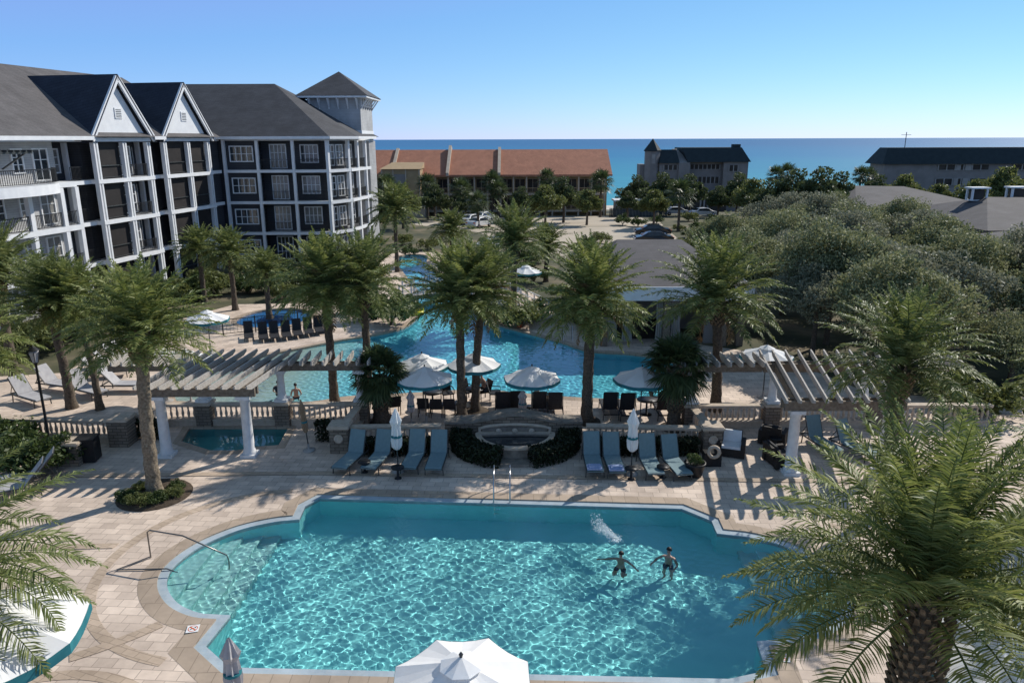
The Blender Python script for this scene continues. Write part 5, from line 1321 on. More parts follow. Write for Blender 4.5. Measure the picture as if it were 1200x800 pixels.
def closed_umbrella(name, label, x, y, h, mat, r=.13, tilt=0):
    t = thing(name, label, 'umbrella', (x,y,0)); t.rotation_euler = (0, tilt, 0)
    mb = MB(); n = 16; prof = [(r*.55,h*.36),(r*.95,h*.40),(r*1.05,h*.5),(r*.85,h*.66),(r*.8,h*.72),(r*1.15,h*.80),(r*1.0,h*.82),(r*.55,h*.93),(.02,h)]
    vs = []
    for rr, z in prof:
        for k in range(n): a = 2*math.pi*k/n; q = rr*(1+.22*(1 if k % 2 else -1)*(1 if z < h*.9 else .3)); vs.append((q*math.cos(a), q*math.sin(a), z+.03*(k%2)))
    mb._add(vs, [(i*n+k, i*n+(k+1)%n, (i+1)*n+(k+1)%n, (i+1)*n+k) for i in range(len(prof)-1) for k in range(n)]); c = mb.build('folded_canopy', M[mat], t)
    mb = MB(); mb.lathe([(r*1.2,h*.56),(r*1.22,h*.575),(r*1.2,h*.59)], (0,0,0), 12); mb.build('tie', M['teal'], c)
    mb = MB(); mb.tube([(0,0,.05),(0,0,h*.98)], .026, 8); mb.build('pole', M['frame_grey'], t)
    mb = MB(); mb.lathe([(.25,0),(.25,.05),(.18,.08),(.04,.1),(.04,.3),(.0,.3)], (0,0,.002), 16); mb.build('base', M['concrete'], t)
    return t
closed_umbrella('closed_umbrella', 'folded white umbrella between the left pairs of green loungers', *gp(466,552)[:2], 2.5, 'canvas', .17)
closed_umbrella('closed_umbrella', 'folded white umbrella between the right pairs of green loungers', *gp(739,556)[:2], 2.55, 'canvas', .17)
closed_umbrella('closed_umbrella', 'folded grey umbrella behind the left lounger balustrade', *gp(482,497)[:2], 1.55, 'canvas_dull', .14)
closed_umbrella('closed_umbrella', 'folded grey umbrella among the four dark chairs above the fountain', *gp(612,492)[:2], 1.35, 'canvas_dull', .16)
closed_umbrella('closed_umbrella', 'folded pale umbrella at the bottom left corner of the pool', -5.95, 13.35, 1.95, 'canvas_dull', .16)
closed_umbrella('closed_umbrella', 'folded tan umbrella leaning by the spa, right of the pergola column', *gp(362,527)[:2], 2.15, 'wood_pole', .10, R(-5))

# ------------------------------------------------------------------ loungers and chairs
def lounger_proto(name, label, fabric, frame, back=62):
    t = thing(name, label, 'sun lounger', (0,0,-50))   # head towards +y
    w = .33; zs = .36; yb = .42
    mb = MB()
    for s in (-1,1): mb.bar((s*w,-.98,zs-.03),(s*w,yb+.62,zs-.03),.035,.05)
    mb.bar((-w,-.98,zs-.03),(w,-.98,zs-.03),.035,.05); mb.bar((-w,yb+.6,zs-.03),(w,yb+.6,zs-.03),.035,.05); mb.build('frame', M[frame], t)
    for s in (-1,1):
        for y in (-.8,.85): q = MB(); q.bar((s*w,y,zs-.05),(s*w*1.05,y*1.02,0),.035,.035); q.build('leg', M[frame], t)
    def slab(pts, th=.03):
        mb = MB(); vs = []
        for y, z in pts:
            for x in np.linspace(-w+.02, w-.02, 5): vs.append((x, y, z-.012*(1-(x/w)**2)))
        n = len(pts); mb._add(vs, [(i*5+j,(i+1)*5+j,(i+1)*5+j+1,i*5+j+1) for i in range(n-1) for j in range(4)])
        vs2 = [(a,b,c-th) for a,b,c in vs]; mb._add(vs2, [(i*5+j+1,(i+1)*5+j+1,(i+1)*5+j,i*5+j) for i in range(n-1) for j in range(4)])
        k = [i*5 for i in range(n)]; k2 = [i*5+4 for i in range(n)]; m = len(vs)
        for a in (k,k2):
            for i in range(n-1): mb._add([vs[a[i]],vs[a[i+1]],vs2[a[i+1]],vs2[a[i]]],[(0,1,2,3)])
        for a in (0,(n-1)*5): mb._add([vs[a],vs[a+4],vs2[a+4],vs2[a]],[(0,1,2,3)])
        return mb
    slab([(-1.0,zs-.01),(-.9,zs+.03),(-.3,zs+.02),(.1,zs+.02),(yb,zs+.035)]).build('seat', M[fabric], t)
    a = R(back); slab([(yb+.012+math.cos(a)*s, zs+.04+math.sin(a)*s) for s in (0,.3,.6,.84,.9)]).build('backrest', M[fabric], t)
    mb = MB()
    for s in (-1,1): mb.bar((s*w,yb+.03,zs),(s*w,yb+.03+math.cos(a)*.9,zs+math.sin(a)*.9),.03,.03); mb.bar((s*w,yb+.55,zs),(s*w,yb+.03+math.cos(a)*.5,zs+math.sin(a)*.5),.022,.022)
    mb.bar((-w,yb+.03+math.cos(a)*.9,zs+math.sin(a)*.9),(w,yb+.03+math.cos(a)*.9,zs+math.sin(a)*.9),.03,.03)
    mb.build('back_frame', M[frame], t)
    return t
LG = lounger_proto('sun_lounger', 'green lounger', 'sling', 'frame_grey', 66)
def lounger_px(px, py, rz, lab, proto=LG, sc=1.0): b = gp(px, py); return place(proto, (b.x,b.y,0), rz, lab, sc)
lounger_px(411,545,R(-14),'leftmost green sling lounger in front of the left balustrade',sc=.98); lounger_px(443,545,R(-12),'green sling lounger just left of the folded white umbrella',sc=.98)
lounger_px(485,545,R(-6),'green sling lounger just right of the folded white umbrella',sc=.98); lounger_px(512,546,R(-3),'green sling lounger nearest the fountain, on its left',sc=.98)
lounger_px(694,549,R(0),'green lounger nearest the fountain on its right, blue towel on it',sc=.98); lounger_px(718,550,R(2),'green lounger holding a blue towel beside the right folded umbrella',sc=.98)
lounger_px(761,552,R(3),'green lounger just right of the right folded umbrella',sc=.98); lounger_px(790,553,R(9),'rightmost green lounger of the front row, by the dark round planter',sc=.98)
lounger_px(962,528,R(12),'green lounger under the right pergola behind its front column',sc=.98); lounger_px(1000,533,R(24),'second lounger under the right pergola, half hidden by palm fronds',sc=.98)
for px, py, lab in ((694,553,'folded blue towel on the lounger nearest the fountain'),(719,554,'folded blue towel on the second lounger right of the fountain')):
    b = gp(px,py); t = MB(); t.box(b.x-.27,b.x+.27,b.y-.68,b.y-.28,.385,.44); t.box(b.x-.2,b.x+.22,b.y-.62,b.y-.3,.442,.475); tag(t.build('towel', M['blue_towel']), lab, 'towel')
DL = lounger_proto('dark_lounger', 'dark lounger', 'dark_mesh', 'black_metal', 74)
for px, py, lab in ((589,487,'first from the left of the four dark loungers above the fountain'),(606,486,'second from the left of the four dark loungers above the fountain'),(632,487,'third from the left of the four dark loungers above the fountain'),(650,488,'fourth from the left of the four dark loungers above the fountain'),
                    (714,488,'dark lounger left of the right folded white umbrella, by the lagoon'),(734,489,'dark lounger behind the right folded white umbrella'),(777,489,'dark lounger draped in white beside the right cabbage palm')):
    b = gp(px, py); place(DL, (b.x, b.y+.35, 0), R(180), lab)
for i, (px, py) in enumerate(((292,396),(309,397),(322,396),(336,395),(349,393),(362,391),(374,389),(384,386))):
    b = gp(px, py); place(DL, (b.x,b.y,0), R(20), 'one of the row of black loungers in shade before the wading pool', .82, group='black loungers in the shade of the wading pool fence')
# loungers and daybeds behind the left balustrade
PL = lounger_proto('pale_lounger', 'pale lounger', 'canvas_dull', 'frame_grey', 50)
lounger_px(12,580,R(-62),'pale lounger at the left edge, nearer the camera of two',proto=PL, sc=1.1); lounger_px(26,567,R(-62),'pale lounger at the left edge, farther of two',proto=PL, sc=1.1)
for px, py, rz, lab in ((70,455,70,'pale folded lounger left of the thin palm trunk, on the rear terrace'),(104,462,60,'pale lounger with curved back right of the thin palm trunk'),(128,440,110,'first pale lounger in the rear row left of the pergola'),(140,431,110,'second pale lounger in the rear row left of the pergola'),(150,424,110,'third pale lounger in the rear row left of the pergola'),(158,417,110,'farthest pale lounger in the rear row left of the pergola'),(38,470,60,'pale lounger just behind the left balustrade, right of the lamp post'),(150,456,90,'pale lounger in shade beside the left pergola arm')):
    b = gp(px, py); place(PL, (b.x,b.y,0), R(rz), lab)
# dining chairs and tables by the lagoon
def chair_proto(name, label, mat, arms=True):
    t = thing(name, label, 'chair', (0,0,-50))
    q = MB(); q.box(-.26,.26,-.26,.26,.40,.46); q.build('seat', M[mat], t)
    q = MB(); q._add([(-.26,.24,.47),(.26,.24,.47),(.26,.38,.95),(-.26,.38,.95),(-.26,.29,.47),(.26,.29,.47),(.26,.43,.95),(-.26,.43,.95)],[(0,1,2,3),(7,6,5,4),(0,4,5,1),(1,5,6,2),(2,6,7,3),(3,7,4,0)]); q.build('backrest', M[mat], t)
    for sx in (-1,1):
        for sy in (-1,1): q = MB(); q.bar((sx*.24,sy*.24,0),(sx*.24,sy*.24,.40),.035,.035); q.build('leg', M['black_metal'], t)
        q = MB(); q.bar((sx*.28,-.26,.66),(sx*.28,.32,.66),.04,.03); q.bar((sx*.28,-.24,.42),(sx*.28,-.24,.65),.03,.03); q.build('arm', M['black_metal'], t)
    return t
CH = chair_proto('patio_chair', 'chair', 'dark_mesh')
def table_proto(name, label, r=.45, h=.73, mat='black_metal'):
    t = thing(name, label, 'table', (0,0,-50)); q = MB(); q.lathe([(.0,0),(r,0),(r,.035),(.0,.035)], (0,0,h-.035), 24); q.build('tabletop', M[mat], t)
    q = MB(); q.lathe([(r*.55,0),(r*.55,.03),(.05,.06),(.04,h-.04)], (0,0,0), 12); q.build('pedestal', M['black_metal'], t)
    return t
TB = table_proto('patio_table', 'table'); TB2 = table_proto('side_table', 'side table', .24, .46)
for px, py, rz, lab in ((462,484,200,'dark chair beside the cabbage palm trunk under the umbrellas'),(497,486,180,'dark chair under the nearest left umbrella, seen from behind'),(512,487,180,'dark chair at the round table left of the first twin trunk'),(527,487,180,'dark chair just left of the first twin palm trunk'),(524,470,20,'chair across the table behind the first twin palm trunk'),(566,468,-60,'chair holding the seated person right of the twin trunks'),(580,470,90,'empty white chair right of the seated person'),(548,468,40,'dark chair between the twin palm trunks'),(770,478,100,'dark chair with white cloth left of the right cabbage palm')):
    b = gp(px, py); place(CH, (b.x,b.y,0), R(rz), lab)
for px, py, lab in ((507,476,'round dark table under the left white umbrellas'),(556,472,'round dark table beside the seated person'),(757,486,'round dark table under the dappled umbrella')):
    b = gp(px, py); place(TB, (b.x,b.y,0), 0, lab)
for px, py, lab in ((620,487,'small dark side table between the four dark loungers'),(427,553,'low side table between the two leftmost green loungers'),(739,562,'low dark side table at the right folded umbrella foot'),(776,560,'low side table between the two rightmost green loungers'),(466,560,'low side table at the left folded umbrella foot')):
    b = gp(px, py); place(TB2, (b.x,b.y,0), 0, lab)
# wicker lounge group by the right pergola
def wicker_chair(label, x, y, rz, cushion):
    t = thing('wicker_armchair', label, 'armchair', (x,y,0), rz)
    q = MB(); q.box(-.38,.38,-.38,.36,.05,.36); q.build('base', M['dark_wicker'], t)
    for s in (-1,1): q = MB(); q.box(s*.45-.075,s*.45+.075,-.4,.42,.05,.62); q.build('arm', M['dark_wicker'], t)
    q = MB(); q._add([(-.37,.30,.37),(.37,.30,.37),(.37,.40,.86),(-.37,.40,.86),(-.37,.45,.37),(.37,.45,.37),(.37,.55,.86),(-.37,.55,.86)],[(0,1,2,3),(7,6,5,4),(0,4,5,1),(1,5,6,2),(2,6,7,3),(3,7,4,0)]); q.build('backrest', M['dark_wicker'], t)
    q = MB(); q.box(-.35,.35,-.36,.28,.362,.47); q.build('cushion', M[cushion], t)
    q = MB(); q._add([(-.34,.20,.475),(.34,.20,.475),(.34,.30,.9),(-.34,.30,.9),(-.34,.29,.475),(.34,.29,.475),(.34,.39,.9),(-.34,.39,.9)],[(0,1,2,3),(7,6,5,4),(0,4,5,1),(1,5,6,2),(2,6,7,3),(3,7,4,0)]); q.build('back_cushion', M[cushion], t)
    return t
b = gp(856,533); wicker_chair('dark wicker armchair with pale cushion beside the medallion pier', b.x, b.y, R(-20), 'white_cloth')
b = gp(905,520); wicker_chair('dark wicker armchair left of the front pergola column, farther one', b.x, b.y, R(150), 'dark_mesh')
b = gp(912,545); wicker_chair('dark wicker armchair left of the front pergola column, nearer one', b.x, b.y, R(100), 'dark_mesh')
b = gp(884,530); place(TB2, (b.x+.9,b.y+.3,0), 0, 'small dark table between the wicker armchairs')
b = gp(813,558); t = thing('planter', 'dark round planter beside the rightmost green lounger', 'planter', b)
q = MB(); q.lathe([(.26,0),(.36,.42),(.40,.5),(.40,.55),(.34,.55),(.32,.48),(.0,.48)], (0,0,0), 20); q.build('pot', M['black_metal'], t)
o = link_mesh('foliage', BSH[0][0], t); o.location = (0,0,.62); o.scale = (.34,.34,.34)
b = gp(833,545); t = thing('life_ring_stand', 'dark box holding a pale round ring in front of the medallion pier', 'ring stand', (b.x,b.y,0))
q = MB(); q.box(-.32,.32,-.2,.2,0,.55); q.build('box', M['black_metal'], t)
q = MB(Matrix.Translation((0,-.24,.62)) @ Matrix.Rotation(R(80),4,'X')); q.tube([(.2*math.cos(R(a)),.2*math.sin(R(a)),0) for a in range(0,361,20)], .07, 8, False); q.build('ring', M['limestone'], t)
# bin and lamp posts at the left
b = gp(105,537); t = thing('litter_bin', 'square black litter bin beside the low stone pier', 'bin', (b.x,b.y,0), R(8))
q = MB(); q.box(-.33,.33,-.33,.33,.03,.9); q.build('body', M['black_metal'], t); q = MB(); q.box(-.36,.36,-.36,.36,.902,.97); q.build('lid', M['black_metal'], t)
def lamp(label, x, y, h):
    t = thing('lamp_post', label, 'lamp post', (x,y,0))
    q = MB(); q.lathe([(.14,0),(.14,.1),(.09,.14),(.08,.5),(.055,.56),(.045,h-.1),(.07,h-.06),(.09,h)], (0,0,0), 12); q.build('post', M['black_metal'], t)
    q = MB(); q.lathe([(.11,h+.005),(.19,h+.42),(.11,h+.48)], (0,0,0), 6, False); q.build('lantern', M['canvas_dull'], t)
    q = MB()
    for k in range(6): a = 2*math.pi*k/6; q.bar((.12*math.cos(a),.12*math.sin(a),h),(.2*math.cos(a),.2*math.sin(a),h+.43),.02,.02)
    q.build('lantern_bars', M['black_metal'], t)
    q = MB(); q.lathe([(.22,h+.49),(.12,h+.58),(.03,h+.63),(.0,h+.72)], (0,0,0), 12); q.build('cap', M['black_metal'], t)
b = gp(60,528); lamp('black lantern lamp post at the left balustrade', b.x, b.y, 3.75)
# iron fence of the wading pool
t = thing('iron_fence', 'low black iron fence in front of the wading pool', 'fence', (-15.6,46.4,0))
P_ = [gp(228,392), gp(262,392), gp(300,388), gp(350,383), gp(382,378)]
for i in range(4):
    a, b = Vector(P_[i]), Vector(P_[i+1]); q = MB(); n = int((b-a).length/.2)
    q.bar(a+Vector((0,0,1.02)), b+Vector((0,0,1.02)), .04,.04); q.bar(a+Vector((0,0,.12)), b+Vector((0,0,.12)), .04,.04)
    for k in range(n+1): p = a.lerp(b, k/n); q.box(p.x-.006,p.x+.006,p.y-.006,p.y+.006,.14,1.0)
    q.build('panel', M['black_metal'], t, True)
for p in P_: q = MB(); q.cbox((p.x,p.y,.55),(.06,.06,1.1)); q.build('post', M['black_metal'], t, True)

# ------------------------------------------------------------------ rails, ladder
t = thing('pool_ladder', 'steel ladder with two tall rails at the far edge of the big pool', 'ladder', (-.55, 23.4, 0))
bx = gp(578,586).x; bx2 = gp(597,586).x
for x in (bx, bx2):
    q = MB(); q.tube([(x,24.25,.02),(x,24.25,.75),(x,24.15,.9),(x,24.0,.95),(x,23.5,.9),(x,23.25,.72),(x,23.12,.4),(x,23.1,-.9)], .026, 8); q.build('rail', M['steel'], t, True)
for z in (-.2,-.5,-.8): q = MB(); q.box(bx+.03,bx2-.03,23.06,23.14,z-.02,z+.02); q.build('tread', M['steel'], t, True)
t = thing('step_handrail', 'bent grey steel handrail leading down into the left step bay', 'handrail', (-10, 19.4, 0))
a, b_ = gp(136,667), gp(195,666); c_ = gp(176,652)
q = MB(); q.tube([(c_.x,c_.y,.02),(c_.x,c_.y,.86),(c_.x+.08,c_.y-.0,.92),(gp(213,626,.92).x,gp(213,626,.92).y,.92),(gp(265,651,.3).x,gp(265,651,.3).y,.36),(gp(268,662,-.1).x,gp(268,662,-.1).y,.1),(gp(268,666,-.3).x,gp(268,666,-.3).y,-.5)], .022, 8); q.build('upper_rail', M['rail_steel'], t, True)
q = MB(); q.tube([(c_.x,c_.y,.05),(a.x,a.y,.04)], .02, 8); q.tube([(a.x,a.y,.04),(b_.x,b_.y,.04),(b_.x+.3,b_.y,-.1)], .02, 8); q.build('lower_rail', M['rail_steel'], t, True)
t = thing('lagoon_handrail', 'pale handrail pair at the far shaded edge of the lagoon', 'handrail', (gp(660,400).x, gp(660,400).y, 0))
for dx in (0,.55): q = MB(); q.tube([(dx,.5,0),(dx,.5,.8),(dx,.2,.9),(dx,-.2,.8),(dx,-.4,-.3)], .024, 6); q.build('rail', M['steel'], t)
# no-diving tiles let into the coping
def dive_tile(label, x, y, rz):
    t = thing('no_diving_tile', label, 'sign', (x,y,.026), rz)
    q = MB(); q.box(-.15,.15,-.15,.15,0,.008); q.build('tile', M['white_paint'], t)
    q = MB(); r0, r1 = .10,.12
    for k in range(24):
        a, b = 2*math.pi*k/24, 2*math.pi*(k+1)/24; q.quad((r0*math.cos(a),r0*math.sin(a),.010),(r1*math.cos(a),r1*math.sin(a),.010),(r1*math.cos(b),r1*math.sin(b),.010),(r0*math.cos(b),r0*math.sin(b),.010))
    q.quad((-.10,.075,.010),(-.075,.10,.010),(.10,-.075,.010),(.075,-.10,.010)); q.build('red_ring', M['red_cloth'], t, fix=False)
    q = MB(); q.quad((-.07,-.02,.0095),(.03,.03,.0095),(.035,.015,.0095),(-.06,-.05,.0095)); q.lathe([(.022,.009),(.022,.0095),(.0,.0095)], (.055,.03,0), 10); q.build('diver_mark', M['black_metal'], t, fix=False)
dive_tile('small white no diving tile at the left notch of the big pool', *gp(225,736)[:2], .2); dive_tile('small white no diving tile at the right notch of the big pool', *gp(916,772)[:2], -.2)

# ------------------------------------------------------------------ footbridge
t = thing('footbridge', 'low arched footbridge with pale railings over the lagoon channel', 'bridge', (-4.9, 56.6, 0))
q = MB(); n = 16; xs_ = np.linspace(-8.6,-1.2,n+1); zz = lambda x: .18+.5*(1-((x+4.9)/3.7)**2); vs = []
for x in xs_: vs += [(x,55.7,zz(x)-.22),(x,55.7,zz(x)),(x,57.5,zz(x)),(x,57.5,zz(x)-.22)]
q._add(vs, [(i*4+k,i*4+(k+1)%4,(i+1)*4+(k+1)%4,(i+1)*4+k) for i in range(n) for k in range(4)]+[(0,1,2,3),(n*4+3,n*4+2,n*4+1,n*4)]); q.build('deck', M['concrete'], t, True)
for y in (55.75, 57.45):
    q = MB()
    for i in range(n):
        a, b = xs_[i], xs_[i+1]; q.bar((a,y,zz(a)+1.0),(b,y,zz(b)+1.0),.07,.08); q.bar((a,y,zz(a)+.55),(b,y,zz(b)+.55),.05,.05); q.bar((a,y,zz(a)+.15),(b,y,zz(b)+.15),.05,.05)
    for i in range(0,n+1,2): x = xs_[i]; q.box(x-.06,x+.06,y-.06,y+.06,zz(x),zz(x)+1.12)
    q.build('railing', M['rail_white'], t, True)
t = thing('ramp_railing', 'white double railing sloping down right of the footbridge palm', 'railing', (.6, 54, 0))
A_, B_ = gp(578,352), gp(624,376)
for off in (0, 1.7):
    q = MB()
    for i in range(7):
        p = A_.lerp(B_, i/6)+Vector((off*.7,off,0)); q.box(p.x-.05,p.x+.05,p.y-.05,p.y+.05,0,1.1)
        if i < 6:
            p2 = A_.lerp(B_, (i+1)/6)+Vector((off*.7,off,0))
            for z in (.35,.7,1.08): q.bar((p.x,p.y,z),(p2.x,p2.y,z),.05,.06)
    q.build('rail', M['rail_white'], t, True)
t = thing('toy_float', 'bright yellow float on the left bank of the channel', 'pool float', (*gp(489,368)[:2], 0))
q = MB(); q.tube([(.38*math.cos(R(a)),.38*math.sin(R(a)),.16) for a in range(0,361,20)], .15, 10, False); q.build('ring', M['yellow'], t)
q = MB(); q.lathe([(.05,.2),(.16,.3),(.15,.5),(.08,.6),(.0,.62)], (.34,0,0), 10); q.build('neck', M['yellow'], t)

# ------------------------------------------------------------------ cars
def car_proto(name, label, paint):
    t = thing(name, label, 'car', (0,0,-50))
    prof = [(-2.25,.35),(-2.28,.75),(-2.1,.95),(-1.55,1.02),(-.85,1.42),(.35,1.46),(.75,1.38),(1.45,.98),(2.1,.85),(2.3,.62),(2.28,.33)]
    mb = MB(); ws = []
    for x, z in prof:
        w = .88 if z < 1.0 else .88-(z-1.0)*.55
        ws.append((x,w,z))
    n = len(ws)
    vs = [(x,-w,z) for x,w,z in ws]+[(x,w,z) for x,w,z in ws]
    mb._add(vs, [tuple(range(n)), tuple(range(2*n-1,n-1,-1))]+[(i,i+n,i+n+1,i+1) for i in range(n-1)]+[(n-1,2*n-1,n,0)]); body = mb.build('body', M[paint], t)
    bv = body.modifiers.new('soft', 'BEVEL'); bv.width = .07; bv.segments = 2
    for s in (-1,1):
        y = s*.80; q = MB(); q._add([(-1.3,s*.885,1.0),(-.82,s*.73,1.35),(.32,s*.715,1.39),(.7,s*.75,1.3),(1.2,s*.885,1.0)],[(0,1,2,3,4)]); q.build('side_window', M['glass'], t, fix=False)
    q = MB(); q.quad((.84,-.62,1.345),(.84,.62,1.345),(1.42,.72,1.015),(1.42,-.72,1.015)); q.build('windscreen', M['glass'], t, fix=False)
    q = MB(); q.quad((-.95,-.6,1.38),(-.95,.6,1.38),(-1.5,.74,1.065),(-1.5,-.74,1.065)); q.build('rear_window', M['glass'], t, fix=False)
    for x in (-1.42,1.42):
        for s in (-1,1):
            m = Matrix.Translation((x,s*.80,.33)) @ Matrix.Rotation(R(90),4,'X'); q = MB(m); q.lathe([(.2,-.1),(.33,-.1),(.33,.1),(.2,.1)], (0,0,0), 18); w_ = q.build('wheel', M['rubber'], t)
            q = MB(m); q.lathe([(.0,-.112),(.21,-.112),(.21,.112),(.0,.112)], (0,0,0), 14); q.build('rim', M['steel'], w_)
    for s in (-1,1): q = MB(); q.box(2.2,2.33,s*.62-.15,s*.62+.15,.62,.74); q.build('headlight', M['white_paint'], t); q = MB(); q.box(-2.31,-2.2,s*.64-.14,s*.64+.14,.74,.86); q.build('tail_light', M['red_cloth'], t)
    return t
CB = car_proto('parked_car', 'black car', 'car_black'); CW = car_proto('white_car', 'white car', 'car_white')
b = gp(766,286); place(CB, (b.x,b.y,0), R(178), 'black sedan parked on the sandy car park, nearer of two', 1.0)
b = gp(763,277); place(CB, (b.x+.2,b.y,0), R(178), 'black car parked just beyond the nearer black sedan', 1.0)
for px, py, lab, rz in ((552,262,'white car parked below the orange condominium, left one',60),(562,266,'white car parked below the orange condominium, right one',60),(566,258,'white car farthest back under the orange condominium',60)):
    b = gp(px, py); place(CW, (b.x,b.y,zground(b.x,b.y)), R(rz), lab, 1.0)
for px, py, lab in ((792,246,'pale car showing between trees before the turret condominium'),(824,250,'pale car beside the turret condominium porch')):
    b = gp(px, py); place(CW, (b.x,b.y,zground(b.x,b.y)), R(10), lab, 1.0)

# ------------------------------------------------------------------ people
def skin_mesh(name, joints, bones, mat, sub=2):
    me = bpy.data.meshes.new(name); names = list(joints)
    me.from_pydata([joints[k][0] for k in names], [(names.index(a), names.index(b)) for a, b in bones], [])
    o = bpy.data.objects.new(name, me); COL.objects.link(o)
    sm = o.modifiers.new('skin', 'SKIN'); sm.branch_smoothing = .6
    sv = me.skin_vertices[0].data
    for i, k in enumerate(names): r = joints[k][1]; sv[i].radius = (r, r) if not hasattr(r, '__len__') else r; sv[i].use_root = (i == 0)
    ss = o.modifiers.new('sub', 'SUBSURF'); ss.levels = sub; ss.render_levels = sub
    dg = bpy.context.evaluated_depsgraph_get(); out = bpy.data.meshes.new_from_object(o.evaluated_get(dg))
    bpy.data.objects.remove(o); out.materials.clear(); out.materials.append(mat); out.polygons.foreach_set('use_smooth', [True]*len(out.polygons)); out.name = name
    return out
def person(label, loc, rz, pose, swim='navy_cloth', top=None):
    """pose: dict of joint positions (metres, figure faces -y)"""
    t = thing('person', label, 'person', loc, rz); J = {}
    g_ = lambda k: Vector(pose[k])
    J['pelvis'] = (pose['pelvis'], (.145,.115)); J['waist'] = (pose['waist'], (.125,.10)); J['chest'] = (pose['chest'], (.165,.115)); J['collar'] = (pose['collar'], (.13,.09)); J['neck'] = (pose['neck'], .055)
    hd = g_('head'); up = (hd-g_('neck')).normalized(); J['jaw'] = (tuple(g_('neck')+up*.08), .062); J['face'] = (tuple(hd), (.078,.092)); J['crown'] = (tuple(hd+up*.09), (.06,.07))
    B_ = [('pelvis','waist'),('waist','chest'),('chest','collar'),('collar','neck'),('neck','jaw'),('jaw','face'),('face','crown')]
    fwd = Vector(pose.get('look', (0,-1,0))).normalized(); J['nose'] = (tuple(hd+fwd*.105-up*.02), .014); B_.append(('face','nose'))
    for s, sd in ((-1,'l'),(1,'r')):
        J['sh'+sd] = (pose['sh'+sd], .062); J['el'+sd] = (pose['el'+sd], .044); J['wr'+sd] = (pose['wr'+sd], .030)
        B_ += [('collar','sh'+sd),('sh'+sd,'el'+sd),('el'+sd,'wr'+sd)]
        w = g_('wr'+sd); d_ = (w-g_('el'+sd)).normalized(); sdv = d_.cross(Vector((0,0,1)) if abs(d_.z) < .9 else Vector((1,0,0))).normalized()
        J['pl'+sd] = (tuple(w+d_*.06), (.036,.018)); B_.append(('wr'+sd,'pl'+sd))
        for f, (off, ln) in enumerate(((-.030,.075),(-.010,.088),(.010,.083),(.030,.065))):
            k = w+d_*.085+sdv*off; J[f'k{sd}{f}'] = (tuple(k), .010); J[f't{sd}{f}'] = (tuple(k+d_*ln*.8+Vector((0,0,-.018))), .0075); B_ += [('pl'+sd,f'k{sd}{f}'),(f'k{sd}{f}',f't{sd}{f}')]
        J['th'+sd] = (tuple(w+d_*.07-sdv*.055*s), .010); B_.append(('wr'+sd,'th'+sd))
        J['hp'+sd] = (pose['hp'+sd], .095); J['kn'+sd] = (pose['kn'+sd], .06); J['an'+sd] = (pose['an'+sd], .04); J['to'+sd] = (pose['to'+sd], (.04,.028))
        B_ += [('pelvis','hp'+sd),('hp'+sd,'kn'+sd),('kn'+sd,'an'+sd),('an'+sd,'to'+sd)]
    link_mesh('body', skin_mesh('body', J, B_, M['skin']), t)
    # hair cap
    mb = MB(); c = hd+up*.045-fwd*.022
    vs = []; n = 14
    sx = up.cross(fwd).normalized()
    for i in range(8):
        ph = math.pi*.5*i/7*1.25
        for k in range(n):
            a = 2*math.pi*k/n; q = c+up*(.108*math.cos(ph))+(sx*math.cos(a)*.093+fwd*math.sin(a)*(.108 if math.sin(a) < 0 else .095))*math.sin(ph)
            if math.sin(a) > .3 and i >= 6: q = q+up*.03-fwd*.02
            vs.append(q)
    mb._add(vs, [(i*n+k,i*n+(k+1)%n,(i+1)*n+(k+1)%n,(i+1)*n+k) for i in range(7) for k in range(n)], True); mb.build('hair', M['hair'], t)
    for s in (-1,1): q = MB(); q.lathe([(.0,0),(.011,.004),(.011,.010),(.0,.012)], tuple(hd+sx*s*.033+fwd*.088+up*.018), 8); q.build('eye', M['hair'], t)
    # swim shorts / top follow the joints
    js = {'a': (pose['waist'], (.132,.108)), 'b': (pose['pelvis'], (.158,.128))}; bs = [('a','b')]
    for sd in 'lr':
        h_, k_ = g_('hp'+sd), g_('kn'+sd); js['h'+sd] = (pose['hp'+sd], .106); js['m'+sd] = (tuple(h_.lerp(k_,.55)), .09); bs += [('b','h'+sd),('h'+sd,'m'+sd)]
    link_mesh('swim_shorts', skin_mesh('swim_shorts', {k: ((tuple(Vector(v[0]).lerp(g_('pelvis'), .25)) if k == 'a' else v[0]), v[1]) for k, v in js.items()}, bs, M[swim], 1), t)
    if top:
        js = {'c': (pose['chest'], (.18,.13)), 'w': (pose['waist'], (.142,.118)), 'n': (tuple(g_('collar').lerp(g_('chest'), .2)), (.14,.10))}; bs = [('c','w'),('c','n')]
        for sd in 'lr': js['s'+sd] = (pose['sh'+sd], .075); js['e'+sd] = (tuple(g_('sh'+sd).lerp(g_('el'+sd), .55)), .06); bs += [('n','s'+sd),('s'+sd,'e'+sd)]
        link_mesh('shirt', skin_mesh('shirt', js, bs, M[top], 1), t)
    return t
STAND = dict(pelvis=(0,0,.95),waist=(0,.01,1.12),chest=(0,0,1.32),collar=(0,.01,1.46),neck=(0,0,1.53),head=(0,-.02,1.68),shl=(-.19,0,1.44),shr=(.19,0,1.44),ell=(-.36,-.08,1.22),elr=(.34,-.14,1.2),wrl=(-.44,-.28,1.08),wrr=(.3,-.38,1.12),hpl=(-.1,0,.9),hpr=(.1,0,.9),knl=(-.12,-.04,.5),knr=(.12,-.04,.5),anl=(-.12,.02,.08),anr=(.12,.02,.08),tol=(-.13,-.17,.03),tor=(.13,-.17,.03))
